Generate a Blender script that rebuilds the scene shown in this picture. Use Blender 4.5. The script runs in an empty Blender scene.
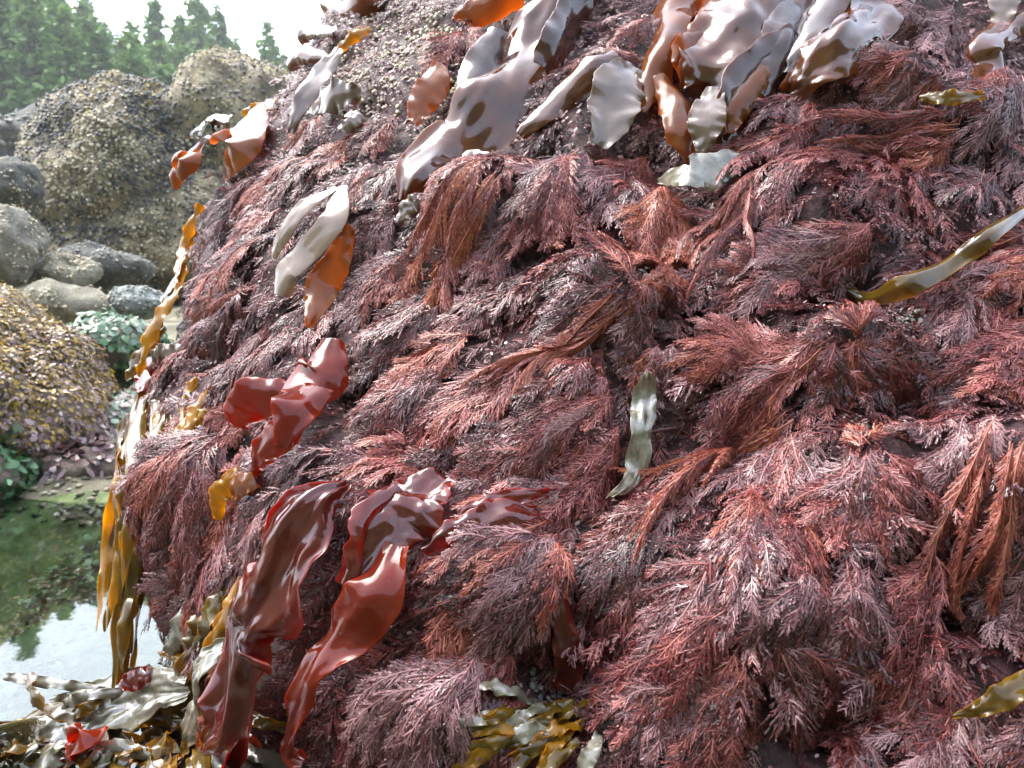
import bpy, math, random
import numpy as np
from mathutils import Vector, Matrix, noise
from mathutils.bvhtree import BVHTree

R = math.radians
rng = np.random.default_rng(11)
random.seed(11)
scene = bpy.context.scene
col = scene.collection

# ------------------------------------------------------------------ camera
F = 800.0
CAM = np.array([0.0, 0.0, 0.65])
PITCH = R(-6.7)
FWD = np.array([0, math.cos(PITCH), math.sin(PITCH)])
UP = np.array([0, -math.sin(PITCH), math.cos(PITCH)])
RIGHT = np.array([1.0, 0, 0])
cd = bpy.data.cameras.new('camera')
cam = bpy.data.objects.new('camera', cd)
col.objects.link(cam)
cam.location = CAM
cam.rotation_euler = (R(90) + PITCH, 0, 0)
cd.sensor_width = 36
cd.lens = 36 * F / 1024
cd.clip_start = 0.02
cd.clip_end = 2000
cd.dof.use_dof = True
cd.dof.focus_distance = 0.88
cd.dof.aperture_fstop = 12
scene.camera = cam


def ray(px, py):
    return FWD + RIGHT * (px - 512) / F + UP * (384 - py) / F      # depth-1 vector


def at(px, py, d):
    return CAM + ray(px, py) * d


def proj(P):
    q = P - CAM
    d = q @ FWD
    return 512 + F * (q @ RIGHT) / d, 384 - F * (q @ UP) / d, d


# ------------------------------------------------------------------ helpers
def tag(o, label=None, cat=None, group=None, kind=None):
    if label: o['label'] = label
    if cat: o['category'] = cat
    if group: o['group'] = group
    if kind: o['kind'] = kind
    return o


def empty(name, loc):
    o = bpy.data.objects.new(name, None)
    o.empty_display_size = 0.02
    col.objects.link(o)
    o.location = loc
    return o


def mesh_np(name, V, Q, mat, parent=None, tint=None, smooth=False, T=None, origin=None):
    """V (n,3), Q (m,4) quads, T (k,3) triangles -> one mesh object"""
    V = np.asarray(V, dtype=np.float64)
    if origin is not None:
        V = V - np.asarray(origin)
    me = bpy.data.meshes.new(name)
    me.vertices.add(len(V))
    me.vertices.foreach_set('co', V.astype(np.float32).ravel())
    loops, starts, n = [], [], 0
    if Q is not None and len(Q):
        Q = np.asarray(Q, dtype=np.int32)
        loops.append(Q.ravel()); starts.append(np.arange(len(Q)) * 4); n = len(Q) * 4
    if T is not None and len(T):
        T = np.asarray(T, dtype=np.int32)
        loops.append(T.ravel()); starts.append(n + np.arange(len(T)) * 3)
    loops = np.concatenate(loops).astype(np.int32); starts = np.concatenate(starts).astype(np.int32)
    me.loops.add(len(loops)); me.loops.foreach_set('vertex_index', loops)
    me.polygons.add(len(starts)); me.polygons.foreach_set('loop_start', starts)
    me.update(calc_edges=True)
    if tint is not None:
        a = me.attributes.new('tint', 'FLOAT', 'POINT')
        a.data.foreach_set('value', np.asarray(tint, dtype=np.float32))
    if smooth:
        me.polygons.foreach_set('use_smooth', np.ones(len(starts), dtype=bool))
    me.materials.append(mat)
    o = bpy.data.objects.new(name, me)
    col.objects.link(o)
    if parent is not None:
        o.parent = parent
    elif origin is not None:
        o.location = origin
    return o


def grid_quads(nu, nv, wrap=False):
    i, j = np.meshgrid(np.arange(nu - 1), np.arange(nv if wrap else nv - 1), indexing='ij')
    j2 = (j + 1) % nv
    return np.stack([i * nv + j, i * nv + j2, (i + 1) * nv + j2, (i + 1) * nv + j], -1).reshape(-1, 4)


def catmull(P, n):
    P = np.asarray(P, float)
    P = np.vstack([2 * P[0] - P[1], P, 2 * P[-1] - P[-2]])
    m = len(P) - 3
    out = []
    for u in np.linspace(0, m - 1e-6, n):
        i = int(u); t = u - i
        a, b, c, d = P[i], P[i + 1], P[i + 2], P[i + 3]
        out.append(.5 * (2 * b + (c - a) * t + (2 * a - 5 * b + 4 * c - d) * t * t + (3 * b - a - 3 * c + d) * t ** 3))
    return np.array(out)


def nrm(v):
    return v / (np.linalg.norm(v, axis=-1, keepdims=True) + 1e-12)


def fnoise(p, s, oct=4):
    return noise.fractal(Vector(p) * s, 1.0, 2.0, oct)


# ------------------------------------------------------------------ materials
def new_mat(name):
    m = bpy.data.materials.new(name)
    m.use_nodes = True
    nt = m.node_tree
    return m, nt, nt.nodes['Principled BSDF'], nt.nodes['Material Output']


def N(nt, t, **kw):
    n = nt.nodes.new(t)
    for k, v in kw.items():
        setattr(n, k, v)
    return n


def ramp(nt, stops):
    r = N(nt, 'ShaderNodeValToRGB')
    el = r.color_ramp.elements
    el[0].position, el[0].color = stops[0][0], (*stops[0][1], 1)
    el[1].position, el[1].color = stops[-1][0], (*stops[-1][1], 1)
    for p, c in stops[1:-1]:
        e = el.new(p); e.color = (*c, 1)
    return r


def tex(nt, scale, detail=5, rough=.6, dist=0.0):
    c = N(nt, 'ShaderNodeTexCoord')
    t = N(nt, 'ShaderNodeTexNoise')
    t.inputs['Scale'].default_value = scale
    t.inputs['Detail'].default_value = detail
    t.inputs['Roughness'].default_value = rough
    t.inputs['Distortion'].default_value = dist
    nt.links.new(c.outputs['Object'], t.inputs['Vector'])
    return t


def add_bump(nt, b, src, strength, dist):
    bp = N(nt, 'ShaderNodeBump')
    bp.inputs['Strength'].default_value = strength
    bp.inputs['Distance'].default_value = dist
    nt.links.new(src, bp.inputs['Height'])
    nt.links.new(bp.outputs['Normal'], b.inputs['Normal'])
    return bp


def add_translucent(nt, b, out, colsock, amount):
    tr = N(nt, 'ShaderNodeBsdfTranslucent')
    nt.links.new(colsock, tr.inputs['Color'])
    mx = N(nt, 'ShaderNodeMixShader')
    mx.inputs[0].default_value = amount
    nt.links.new(b.outputs[0], mx.inputs[1]); nt.links.new(tr.outputs[0], mx.inputs[2])
    nt.links.new(mx.outputs[0], out.inputs['Surface'])


def feather_mat(name, c1, c2, c3, rough=.38, spec=.5, trans=.12):
    m, nt, b, out = new_mat(name)
    at_ = N(nt, 'ShaderNodeAttribute', attribute_name='tint')
    rp = ramp(nt, [(0.22, c1), (.58, c2), (1, c3)])  # dark end deepened: shade of the gaps put into the colour
    oi = N(nt, 'ShaderNodeObjectInfo')
    t = tex(nt, 22, 3)
    a = N(nt, 'ShaderNodeMath', operation='MULTIPLY_ADD')
    nt.links.new(t.outputs['Fac'], a.inputs[0]); a.inputs[1].default_value = 1.1; a.inputs[2].default_value = -.57
    s = N(nt, 'ShaderNodeMath', operation='ADD')
    nt.links.new(a.outputs[0], s.inputs[0]); nt.links.new(at_.outputs['Fac'], s.inputs[1])
    a2 = N(nt, 'ShaderNodeMath', operation='MULTIPLY_ADD')
    nt.links.new(oi.outputs['Random'], a2.inputs[0]); a2.inputs[1].default_value = .36; nt.links.new(s.outputs[0], a2.inputs[2])
    a3 = N(nt, 'ShaderNodeMath', operation='SUBTRACT'); nt.links.new(a2.outputs[0], a3.inputs[0]); a3.inputs[1].default_value = .18
    nt.links.new(a3.outputs[0], rp.inputs[0])
    nt.links.new(rp.outputs[0], b.inputs['Base Color'])
    b.inputs['Roughness'].default_value = rough
    b.inputs['Specular IOR Level'].default_value = spec
    add_translucent(nt, b, out, rp.outputs[0], trans)
    return m


FE = {
    'plum': feather_mat('seaweed_plum', (.026, .004, .004), (.092, .015, .013), (.31, .08, .07), spec=.65, rough=.34),
    'mauve': feather_mat('seaweed_mauve', (.04, .008, .010), (.145, .042, .043), (.45, .235, .225), spec=.65, rough=.36),  # greyer base puts the sky sheen of wet fronds into the colour
    'rose': feather_mat('seaweed_rose', (.055, .006, .005), (.185, .030, .026), (.50, .17, .14)),
    'russet': feather_mat('seaweed_russet', (.08, .010, .007), (.26, .046, .026), (.54, .20, .13), trans=.2),
    'orange': feather_mat('seaweed_orange', (.14, .020, .008), (.36, .075, .025), (.58, .21, .10), trans=.34),
}


def kelp_mat(name, c1, c2, trans_col, trans=.25, rough=.035, nscale=14, bump=.30, spec=.25, ior=1.6, patch=None):
    m, nt, b, out = new_mat(name)
    t = tex(nt, nscale, 4, .55, .6)
    stops = [(.32, c1), (.68, c2)]
    rp = ramp(nt, stops)
    nt.links.new(t.outputs['Fac'], rp.inputs[0])
    # fine specks of sand and grazing scars
    t3 = tex(nt, 420, 2)
    r3 = ramp(nt, [(.66, (0, 0, 0)), (.72, (1, 1, 1))])
    nt.links.new(t3.outputs['Fac'], r3.inputs[0])
    mx = N(nt, 'ShaderNodeMix', data_type='RGBA')
    mm = N(nt, 'ShaderNodeMath', operation='MULTIPLY'); nt.links.new(r3.outputs[0], mm.inputs[0]); mm.inputs[1].default_value = .35
    nt.links.new(mm.outputs[0], mx.inputs[0]); nt.links.new(rp.outputs[0], mx.inputs[6])
    mx.inputs[7].default_value = (.35, .28, .22, 1)
    ed = N(nt, 'ShaderNodeAttribute', attribute_name='tint')
    mx2 = N(nt, 'ShaderNodeMix', data_type='RGBA')
    nt.links.new(ed.outputs['Fac'], mx2.inputs[0]); nt.links.new(mx.outputs[2], mx2.inputs[6])
    mx2.inputs[7].default_value = (trans_col[0] * .55, trans_col[1] * .5, trans_col[2] * .5, 1)
    nt.links.new(mx2.outputs[2], b.inputs['Base Color'])
    b.inputs['Roughness'].default_value = rough
    b.inputs['Specular IOR Level'].default_value = spec
    b.inputs['Coat Weight'].default_value = 1.0
    b.inputs['Coat Roughness'].default_value = rough * .5
    b.inputs['Coat IOR'].default_value = ior
    t2 = tex(nt, 20, 2.2, .4, 1.0)
    t4 = tex(nt, 130, 3, .6, .4)
    sm = N(nt, 'ShaderNodeMath', operation='MULTIPLY_ADD'); nt.links.new(t4.outputs['Fac'], sm.inputs[0]); sm.inputs[1].default_value = .10
    nt.links.new(t2.outputs['Fac'], sm.inputs[2])
    t5 = tex(nt, 60, 4, .6)
    r5 = ramp(nt, [(.42, (rough * .5,) * 3), (.72, (rough * .5 + .22,) * 3)]); nt.links.new(t5.outputs['Fac'], r5.inputs[0])
    nt.links.new(r5.outputs[0], b.inputs['Coat Roughness'])
    add_bump(nt, b, sm.outputs[0], bump, .004)
    bp2 = N(nt, 'ShaderNodeBump'); bp2.inputs['Strength'].default_value = bump * .8; bp2.inputs['Distance'].default_value = .004
    nt.links.new(sm.outputs[0], bp2.inputs['Height']); nt.links.new(bp2.outputs['Normal'], b.inputs['Coat Normal'])
    tr = N(nt, 'ShaderNodeBsdfTranslucent'); tr.inputs['Color'].default_value = (*trans_col, 1)
    ms = N(nt, 'ShaderNodeMixShader')
    tf = N(nt, 'ShaderNodeMath', operation='MULTIPLY_ADD'); nt.links.new(ed.outputs['Fac'], tf.inputs[0]); tf.inputs[1].default_value = .4; tf.inputs[2].default_value = trans
    nt.links.new(tf.outputs[0], ms.inputs[0])
    nt.links.new(b.outputs[0], ms.inputs[1]); nt.links.new(tr.outputs[0], ms.inputs[2])
    nt.links.new(ms.outputs[0], out.inputs['Surface'])
    return m


KM = {
    'tan': kelp_mat('kelp_tan', (.22, .15, .10), (.40, .31, .24), (.6, .40, .22), .25, rough=.12),
    'brown': kelp_mat('kelp_brown', (.045, .013, .004), (.15, .046, .011), (.70, .25, .04), .24, rough=.025),
    'dark': kelp_mat('kelp_dark_brown', (.022, .009, .006), (.06, .024, .012), (.40, .12, .02), .16, ior=1.48),
    'amber': kelp_mat('kelp_amber', (.10, .032, .007), (.24, .088, .02), (.90, .36, .06), .45, ior=1.33, rough=.06),
    'pale': kelp_mat('kelp_pale', (.07, .04, .025), (.22, .155, .115), (.5, .32, .18), .14, rough=.1),
    'red': kelp_mat('red_blade', (.045, .005, .003), (.13, .013, .006), (.75, .05, .010), .30, ior=1.6, bump=.5, rough=.02),
    'scarlet': kelp_mat('scarlet_blade', (.09, .009, .004), (.20, .022, .006), (.80, .10, .014), .38, ior=1.36),
    'olive': kelp_mat('olive_blade', (.045, .03, .004), (.15, .095, .01), (.70, .42, .03), .36, nscale=25, ior=1.45, rough=.08),
    'yellow': kelp_mat('yellow_blade', (.16, .08, .004), (.36, .20, .010), (.95, .55, .04), .46, nscale=25, ior=1.32, rough=.08),
    'glass': kelp_mat('bleached_blade', (.09, .075, .04), (.32, .30, .24), (.45, .42, .22), .16, rough=.06, nscale=60, bump=.6, ior=1.85),
}


def rock_mat(name, stops, scale, bump=.8, bdist=.01, rough=.75, vor=None, vcol=None, top=None, spec=.4):
    m, nt, b, out = new_mat(name)
    t = tex(nt, scale, 8, .65)
    rp = ramp(nt, stops)
    nt.links.new(t.outputs['Fac'], rp.inputs[0])
    cs = rp.outputs[0]
    if vor:
        c = N(nt, 'ShaderNodeTexCoord')
        v = N(nt, 'ShaderNodeTexVoronoi'); v.inputs['Scale'].default_value = vor
        nt.links.new(c.outputs['Object'], v.inputs['Vector'])
        r2 = ramp(nt, [(.0, (1, 1, 1)), (.30, (0, 0, 0))])
        nt.links.new(v.outputs['Distance'], r2.inputs[0])
        mx = N(nt, 'ShaderNodeMix', data_type='RGBA')
        nt.links.new(r2.outputs[0], mx.inputs[0]); nt.links.new(cs, mx.inputs[6]); mx.inputs[7].default_value = (*vcol, 1)
        cs = mx.outputs[2]
    if top:
        g = N(nt, 'ShaderNodeNewGeometry')
        sx = N(nt, 'ShaderNodeSeparateXYZ'); nt.links.new(g.outputs['Normal'], sx.inputs[0])
        tn = tex(nt, scale * .8, 5)
        ad = N(nt, 'ShaderNodeMath', operation='MULTIPLY_ADD')
        nt.links.new(tn.outputs['Fac'], ad.inputs[0]); ad.inputs[1].default_value = 1.1; nt.links.new(sx.outputs['Z'], ad.inputs[2])
        r3 = ramp(nt, [(top[0], (0, 0, 0)), (top[0] + .18, (1, 1, 1))])
        # ramp inputs clamp at 1, so bring the sum down first
        dv = N(nt, 'ShaderNodeMath', operation='MULTIPLY'); dv.inputs[1].default_value = .5
        nt.links.new(ad.outputs[0], dv.inputs[0]); nt.links.new(dv.outputs[0], r3.inputs[0])
        mx = N(nt, 'ShaderNodeMix', data_type='RGBA')
        nt.links.new(r3.outputs[0], mx.inputs[0]); nt.links.new(cs, mx.inputs[6]); mx.inputs[7].default_value = (*top[1], 1)
        cs = mx.outputs[2]
    nt.links.new(cs, b.inputs['Base Color'])
    b.inputs['Roughness'].default_value = rough
    b.inputs['Specular IOR Level'].default_value = spec
    tb = tex(nt, scale * 5, 8, .7)
    add_bump(nt, b, tb.outputs['Fac'], bump, bdist)
    return m


def flake_mat(name, c1, c2, c3, rough=.35, trans=.2, spec=.5, nscale=9):
    m, nt, b, out = new_mat(name)
    a_ = N(nt, 'ShaderNodeAttribute', attribute_name='tint')
    t = tex(nt, nscale, 3)
    ad = N(nt, 'ShaderNodeMath', operation='MULTIPLY_ADD')
    nt.links.new(t.outputs['Fac'], ad.inputs[0]); ad.inputs[1].default_value = .8; ad.inputs[2].default_value = -.4
    s = N(nt, 'ShaderNodeMath', operation='ADD'); nt.links.new(ad.outputs[0], s.inputs[0]); nt.links.new(a_.outputs['Fac'], s.inputs[1])
    rp = ramp(nt, [(.1, c1), (.5, c2), (.95, c3)])
    nt.links.new(s.outputs[0], rp.inputs[0]); nt.links.new(rp.outputs[0], b.inputs['Base Color'])
    b.inputs['Roughness'].default_value = rough
    b.inputs['Specular IOR Level'].default_value = spec
    add_translucent(nt, b, out, rp.outputs[0], trans)
    return m


M_rock = rock_mat('wet_rock', [(.3, (.012, .006, .006)), (.5, (.05, .018, .018)), (.62, (.09, .035, .035)), (.75, (.10, .07, .04))], 26, bump=1, bdist=.006, rough=.5)
M_ledge = rock_mat('ledge_rock', [(.3, (.02, .016, .01)), (.7, (.09, .07, .04))], 14, rough=.5)
M_barn = rock_mat('barnacle_boulder_rock', [(.32, (.045, .042, .028)), (.5, (.20, .165, .10)), (.68, (.40, .34, .22))], 5, bump=1, bdist=.03,
                  vor=34, vcol=(.44, .40, .30), top=(.72, (.26, .20, .03)))
M_grey = rock_mat('grey_rock', [(.3, (.13, .125, .10)), (.52, (.32, .30, .24)), (.72, (.50, .47, .38))], 14, bump=1, bdist=.04,
                  vor=60, vcol=(.34, .32, .26))
M_dgrey = rock_mat('dark_grey_rock', [(.3, (.04, .045, .045)), (.55, (.12, .12, .10)), (.75, (.28, .26, .18))], 12, bump=1, bdist=.04,
                   vor=40, vcol=(.28, .27, .21), top=(.86, (.17, .15, .05)))
M_cream = rock_mat('cream_rock', [(.33, (.13, .12, .08)), (.5, (.34, .31, .22)), (.68, (.52, .48, .38))], 16, bump=1, bdist=.04, vor=70, vcol=(.5, .46, .36))
M_blue = rock_mat('blue_grey_rock', [(.35, (.15, .17, .16)), (.65, (.34, .37, .35))], 14, bump=.8, bdist=.02)
M_weedrock = rock_mat('weedy_rock', [(.3, (.08, .07, .05)), (.5, (.22, .17, .13)), (.7, (.36, .27, .23))], 9, bump=1, bdist=.02)
M_ground = rock_mat('shore_ground', [(.3, (.05, .045, .025)), (.5, (.13, .12, .07)), (.7, (.26, .23, .15))], 4, bump=1, bdist=.03)
M_hill = rock_mat('hill_soil', [(.3, (.02, .035, .012)), (.7, (.06, .08, .03))], .3, bump=.5, bdist=.2)


# ------------------------------------------------------------------ main rock
SIL = np.array([(-60, 352), (0, 345), (30, 332), (60, 316), (100, 290), (130, 262), (160, 236), (200, 218), (240, 212), (300, 197), (350, 178), (400, 160),
                (450, 156), (500, 160), (560, 172), (620, 195), (680, 205), (768, 215), (1200, 225)], float)
NZ, NA = 190, 300
ang = np.concatenate([np.linspace(R(150), R(380), 230, endpoint=False), np.linspace(R(20), R(150), 71)[:-1]])
NA = len(ang)
zt = np.linspace(-.35, 1.55, NZ)
YF = np.interp(zt, [-.35, 0, .27, .55, .8, 1.08, 1.3, 1.55], [.46, .47, .60, .84, 1.04, 1.26, 1.42, 1.62])
AA = np.interp(zt, [-.35, .5, 1.1, 1.55], [.85, .82, .78, .7])
BB = np.interp(zt, [-.35, .5, 1.1, 1.55], [.75, .65, .50, .30])
dome = np.clip((zt - 1.30) / .25, 0, 1)
shrink = np.sqrt(np.clip(1 - dome ** 2, 0.0004, 1))
YAW = R(-11)
ce, se = np.cos(ang), np.sin(ang)
ex = 2 / 2.5
ux, uy = np.sign(ce) * np.abs(ce) ** ex, np.sign(se) * np.abs(se) ** ex


def section(k, cx):
    x = AA[k] * ux * shrink[k]; y = BB[k] * uy * shrink[k]
    X = x * math.cos(YAW) - y * math.sin(YAW) + cx
    Y = x * math.sin(YAW) + y * math.cos(YAW) + YF[k] + BB[k] + .12 * 0
    return np.stack([X, Y, np.full_like(X, zt[k])], -1)


CX = np.full(NZ, .35)
for it in range(14):
    for k in range(NZ):
        S = section(k, CX[k])
        px, py, d = proj(S)
        i = np.argmin(np.where(d > .2, px, 1e9))
        tgt = np.interp(py[i], SIL[:, 0], SIL[:, 1])
        CX[k] += .7 * (tgt - px[i]) * d[i] / F
CX = np.convolve(np.pad(CX, 6, mode='edge'), np.ones(13) / 13, 'valid')
RV = np.concatenate([section(k, CX[k]) for k in range(NZ)])
RQ = grid_quads(NZ, NA, wrap=True)


def smooth_hit_mesh(V):
    return BVHTree.FromPolygons([tuple(v) for v in V], [tuple(int(x) for x in q) for q in RQ])


bv0 = smooth_hit_mesh(RV)


def vnormals(V, Q):
    n = np.zeros_like(V)
    fn = np.cross(V[Q[:, 2]] - V[Q[:, 0]], V[Q[:, 3]] - V[Q[:, 1]])
    for c in range(4):
        np.add.at(n, Q[:, c], fn)
    return nrm(n)


VN = vnormals(RV, RQ)
cen = np.array([.4, 1.3, .5])
if np.mean(np.sum(VN * (RV - cen), 1)) < 0:
    RQ = RQ[:, ::-1]; VN = -VN
# mounds (+) and hollows (-) of the face: image spot, radius, height
BUMPS = [(620, 300, .07, .045), (835, 350, .06, .045), (865, 480, .07, .04), (800, 215, .09, .03), (1000, 470, .07, .04), (480, 215, .07, .03),
         (545, 330, .05, .02), (730, 560, .09, .025), (500, 590, .06, .03), (420, 690, .06, .03), (330, 560, .08, .03), (180, 470, .06, .02),
         (960, 130, .06, .04), (880, 90, .05, .035), (300, 440, .05, .02), (800, 640, .06, .02), (560, 430, .07, .02), (680, 370, .05, .015),
         (852, 290, .035, -.06), (655, 275, .035, -.06), (830, 715, .03, -.06), (908, 420, .035, -.05), (690, 325, .02, -.05), (640, 160, .05, -.03),
         (560, 670, .05, -.05), (420, 470, .03, -.03), (400, 560, .03, -.02), (745, 440, .03, -.03), (975, 265, .03, -.03), (640, 480, .025, -.03),
         (890, 165, .03, -.03), (545, 150, .03, -.03), (230, 350, .03, -.02), (700, 240, .03, -.04), (350, 390, .03, -.02), (960, 600, .03, -.03)]
disp = np.zeros(len(RV))
for (bx, by, r, h) in BUMPS:
    hit = bv0.ray_cast(Vector(CAM), Vector(nrm(ray(bx, by))))
    if hit[0] is None: continue
    d2 = np.sum((RV - np.array(hit[0])) ** 2, 1)
    disp += 1.35 * h * np.exp(-d2 / (2 * (r * .7) ** 2))
for i in range(len(RV)):
    p = RV[i]
    disp[i] += .036 * fnoise(p, 4.6, 3) + .010 * fnoise(p + 7, 14, 3)
RV = RV + VN * disp[:, None]
bv = smooth_hit_mesh(RV)
VN = vnormals(RV, RQ)
fine = np.array([.0035 * fnoise(p, 60, 3) for p in RV])
capT = [(0, 0, 0)]
rock = mesh_np('tidal_rock', RV + VN * fine[:, None], RQ, M_rock, smooth=True)
tag(rock, 'big leaning seaside rock carrying all the red feathery seaweed, rising from the pool', 'rock')

# low ledge of rock in front of the pool (bottom left)


def blob(name, center, ells, mat, amp=.05, nscale=2.0, sub=5, label=None, cat='boulder', group=None, fine=.0, seed=0, finescale=12, ridged=False):
    """star-shaped boulder: soft union of ellipsoids [(offset, radii)], pushed in and out by noise"""
    import bmesh
    bm = bmesh.new()
    bmesh.ops.create_icosphere(bm, subdivisions=sub, radius=1)
    D = nrm(np.array([v.co[:] for v in bm.verts]))
    ts = []
    for off, rad in ells:
        off = np.array(off, float); rad = np.array(rad, float)
        a = np.sum((D / rad) ** 2, 1); bq = -2 * np.sum(D * off / rad ** 2, 1); c = np.sum((off / rad) ** 2) - 1
        disc = bq * bq - 4 * a * c
        t = np.where(disc > 0, (-bq + np.sqrt(np.maximum(disc, 0))) / (2 * a), .02)
        ts.append(np.maximum(t, .02))
    ts = np.array(ts)
    rr = np.log(np.sum(np.exp(ts * 40), 0)) / 40 if len(ells) > 1 else ts[0]
    size = np.mean(rr)
    for i, v in enumerate(bm.verts):
        p = Vector(D[i] * rr[i])
        q = p + Vector((seed * 3.1, seed * 1.7, seed))
        h = amp * noise.fractal(q * nscale, 1.0, 2.0, 4)
        if fine:
            h += fine * noise.fractal(q * finescale, .9, 2.1, 3) + fine * .8 * (.35 - noise.voronoi(q * finescale * 1.4)[0][0])
        v.co = p + Vector(D[i]) * h
    bm.normal_update()
    P = np.array([v.co[:] for v in bm.verts]) + np.array(center); NN = np.array([v.normal[:] for v in bm.verts])
    me = bpy.data.meshes.new(name)
    bm.to_mesh(me); bm.free()
    me.polygons.foreach_set('use_smooth', np.ones(len(me.polygons), dtype=bool))
    me.materials.append(mat)
    o = bpy.data.objects.new(name, me); col.objects.link(o); o.location = center
    if label: tag(o, label, cat, group)
    return o, P, NN, me


ledge, LP, LN, lme = blob('ledge_rock', (-.42, .68, .0), [((0, 0, 0), (.34, .20, .13)), ((.18, .05, .03), (.22, .2, .15)), ((-.3, -.1, -.03), (.4, .2, .11))], M_ledge,
                          amp=.03, nscale=6, sub=5, label='low rock ledge at the lower left heaped with olive rockweed', cat='rock', seed=4)
allV = [tuple(v) for v in RV] + [tuple(v) for v in LP]
allF = [tuple(int(x) for x in q) for q in RQ] + [tuple(len(RV) + i for i in p.vertices) for p in lme.polygons]
bvall = BVHTree.FromPolygons(allV, allF)


def hit(px, py):
    """picture spot -> point on the rock, its outward normal, its depth (beyond the rock's edge: the depth of the nearest edge)"""
    for dx in range(0, 300, 5):
        dv = ray(px + dx, py)
        h = bvall.ray_cast(Vector(CAM), Vector(nrm(dv)))
        if h[0] is not None and h[3] < 3.2:
            p = np.array(h[0]); d = (p - CAM) @ FWD
            n = nrm(np.array(h[1]))
            if n @ (p - CAM) > 0: n = -n
            return (p if dx == 0 else at(px, py, d + .02)), n, d
    return at(px, py, 1.0), np.array([0, -1., 0]), 1.0


# ------------------------------------------------------------------ feathery seaweed
def frond_flat(L, W, sp=.0036, psp=.0017, plen=.0062, wide=.00085, ang0=43, bushy=.35):
    """flat feather in (along, across, out) with two orders of branching; returns verts, quads, tint"""
    V, Q, T = [], [], []
    nv = 0
    ns = max(6, int(L / sp))
    si = np.repeat(np.linspace(.05, .97, ns), 2) * L + rng.normal(0, sp * .25, ns * 2)
    side = np.tile([1., -1.], ns)
    t = np.clip(si / L, 0, 1)
    lob = .72 + .28 * np.sin(t * rng.uniform(14, 26) + rng.uniform(0, 6) + side)
    ln = W * np.power(np.sin(np.pi * np.clip(t, 0.02, 1) ** .72), .75) * lob * rng.uniform(.65, 1.15, ns * 2) + .003
    keep = rng.random(ns * 2) > .04
    si, side, ln, t = si[keep], side[keep], ln[keep], t[keep]
    n = len(si)
    phi = np.radians(rng.normal(ang0, 8, n)) * (1 - .35 * t)
    K = 4
    u = np.linspace(0, 1, K)[None]
    curv = rng.uniform(.05, .30, n)[:, None]
    sx = si[:, None] + ln[:, None] * (np.cos(phi)[:, None] * u + curv * .5 * u * u)
    sy = side[:, None] * ln[:, None] * (np.sin(phi)[:, None] * u - curv * .35 * u * u)
    zl = rng.normal(0, .0022 * bushy, n)[:, None]
    sz = .0005 + zl * np.sin(u * 2.2) + rng.normal(0, .0010, n)[:, None] * u
    # stems of the side branches: thin tapered strips
    dx = np.gradient(sx, axis=1); dy = np.gradient(sy, axis=1)
    l_ = np.sqrt(dx * dx + dy * dy) + 1e-9
    nx, ny = -dy / l_, dx / l_
    w = (wide * .75 * (1 - .6 * u))
    tilt = rng.normal(0, .25, n)[:, None]
    A = np.stack([sx + nx * w, sy + ny * w, sz + tilt * w], -1); B = np.stack([sx - nx * w, sy - ny * w, sz - tilt * w], -1)
    S = np.stack([A, B], 2).reshape(n * K * 2, 3)
    base = np.arange(n)[:, None] * K * 2 + np.arange(K - 1)[None] * 2
    q = np.stack([base, base + 1, base + 3, base + 2], -1).reshape(-1, 4)
    tn = np.repeat((rng.uniform(.5, 1.0, n))[:, None], K * 2, 1).ravel()  # paler stems: line-like highlights painted into the tint
    V.append(S); Q.append(q + nv); T.append(tn); nv += len(S)
    # pinnules
    m = np.maximum(2, (ln / psp).astype(int)); M = m.max()
    J = np.arange(M)[None].repeat(n, 0)
    ok = (J < m[:, None]) & (rng.random((n, M)) > .06)
    ii, jj = np.nonzero(ok)
    for sd in (1., -1.):
        uu = np.clip((jj + .6 + .25 * sd + rng.normal(0, .18, len(ii))) / m[ii], .02, 1)
        f = uu * (K - 1); k = np.minimum(f.astype(int), K - 2); fr = f - k
        bx = sx[ii, k] * (1 - fr) + sx[ii, k + 1] * fr; by = sy[ii, k] * (1 - fr) + sy[ii, k + 1] * fr; bz = sz[ii, k] * (1 - fr) + sz[ii, k + 1] * fr
        tx = sx[ii, k + 1] - sx[ii, k]; ty = sy[ii, k + 1] - sy[ii, k]; tl = np.sqrt(tx * tx + ty * ty) + 1e-9
        tx /= tl; ty /= tl
        a = sd * np.radians(rng.normal(29, 8, len(ii))) * (1 - .5 * uu)
        ddx = tx * np.cos(a) - ty * np.sin(a); ddy = tx * np.sin(a) + ty * np.cos(a)
        pl = plen * rng.uniform(.5, 1.2, len(ii)) * (1 - .45 * uu) * np.clip(.35 + ln[ii] / (W + 1e-6), .4, 1)
        wd = wide * rng.uniform(.45, .8, len(ii))
        z1 = rng.normal(.0001, .00028, len(ii)); z2 = rng.normal(.0001, .0011, len(ii)) * bushy; z3 = rng.normal(.0001, .00028, len(ii))
        p0 = np.stack([bx, by, bz], -1)
        p1 = np.stack([bx + ddx * pl * .5 - ddy * wd, by + ddy * pl * .5 + ddx * wd, bz + z1], -1)
        p2 = np.stack([bx + ddx * pl, by + ddy * pl, bz + z2], -1)
        p3 = np.stack([bx + ddx * pl * .5 + ddy * wd, by + ddy * pl * .5 - ddx * wd, bz + z3], -1)
        S = np.stack([p0, p1, p2, p3], 1).reshape(-1, 3)
        q = (np.arange(len(ii))[:, None] * 4 + np.arange(4)[None])
        tn0 = np.clip(rng.normal(.50, .17, len(ii)) + .05 * t[ii], 0, 1)
        V.append(S); Q.append(q + nv); T.append(np.repeat(tn0, 4)); nv += len(S)
    return np.concatenate(V), np.concatenate(Q), np.concatenate(T)


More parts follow.
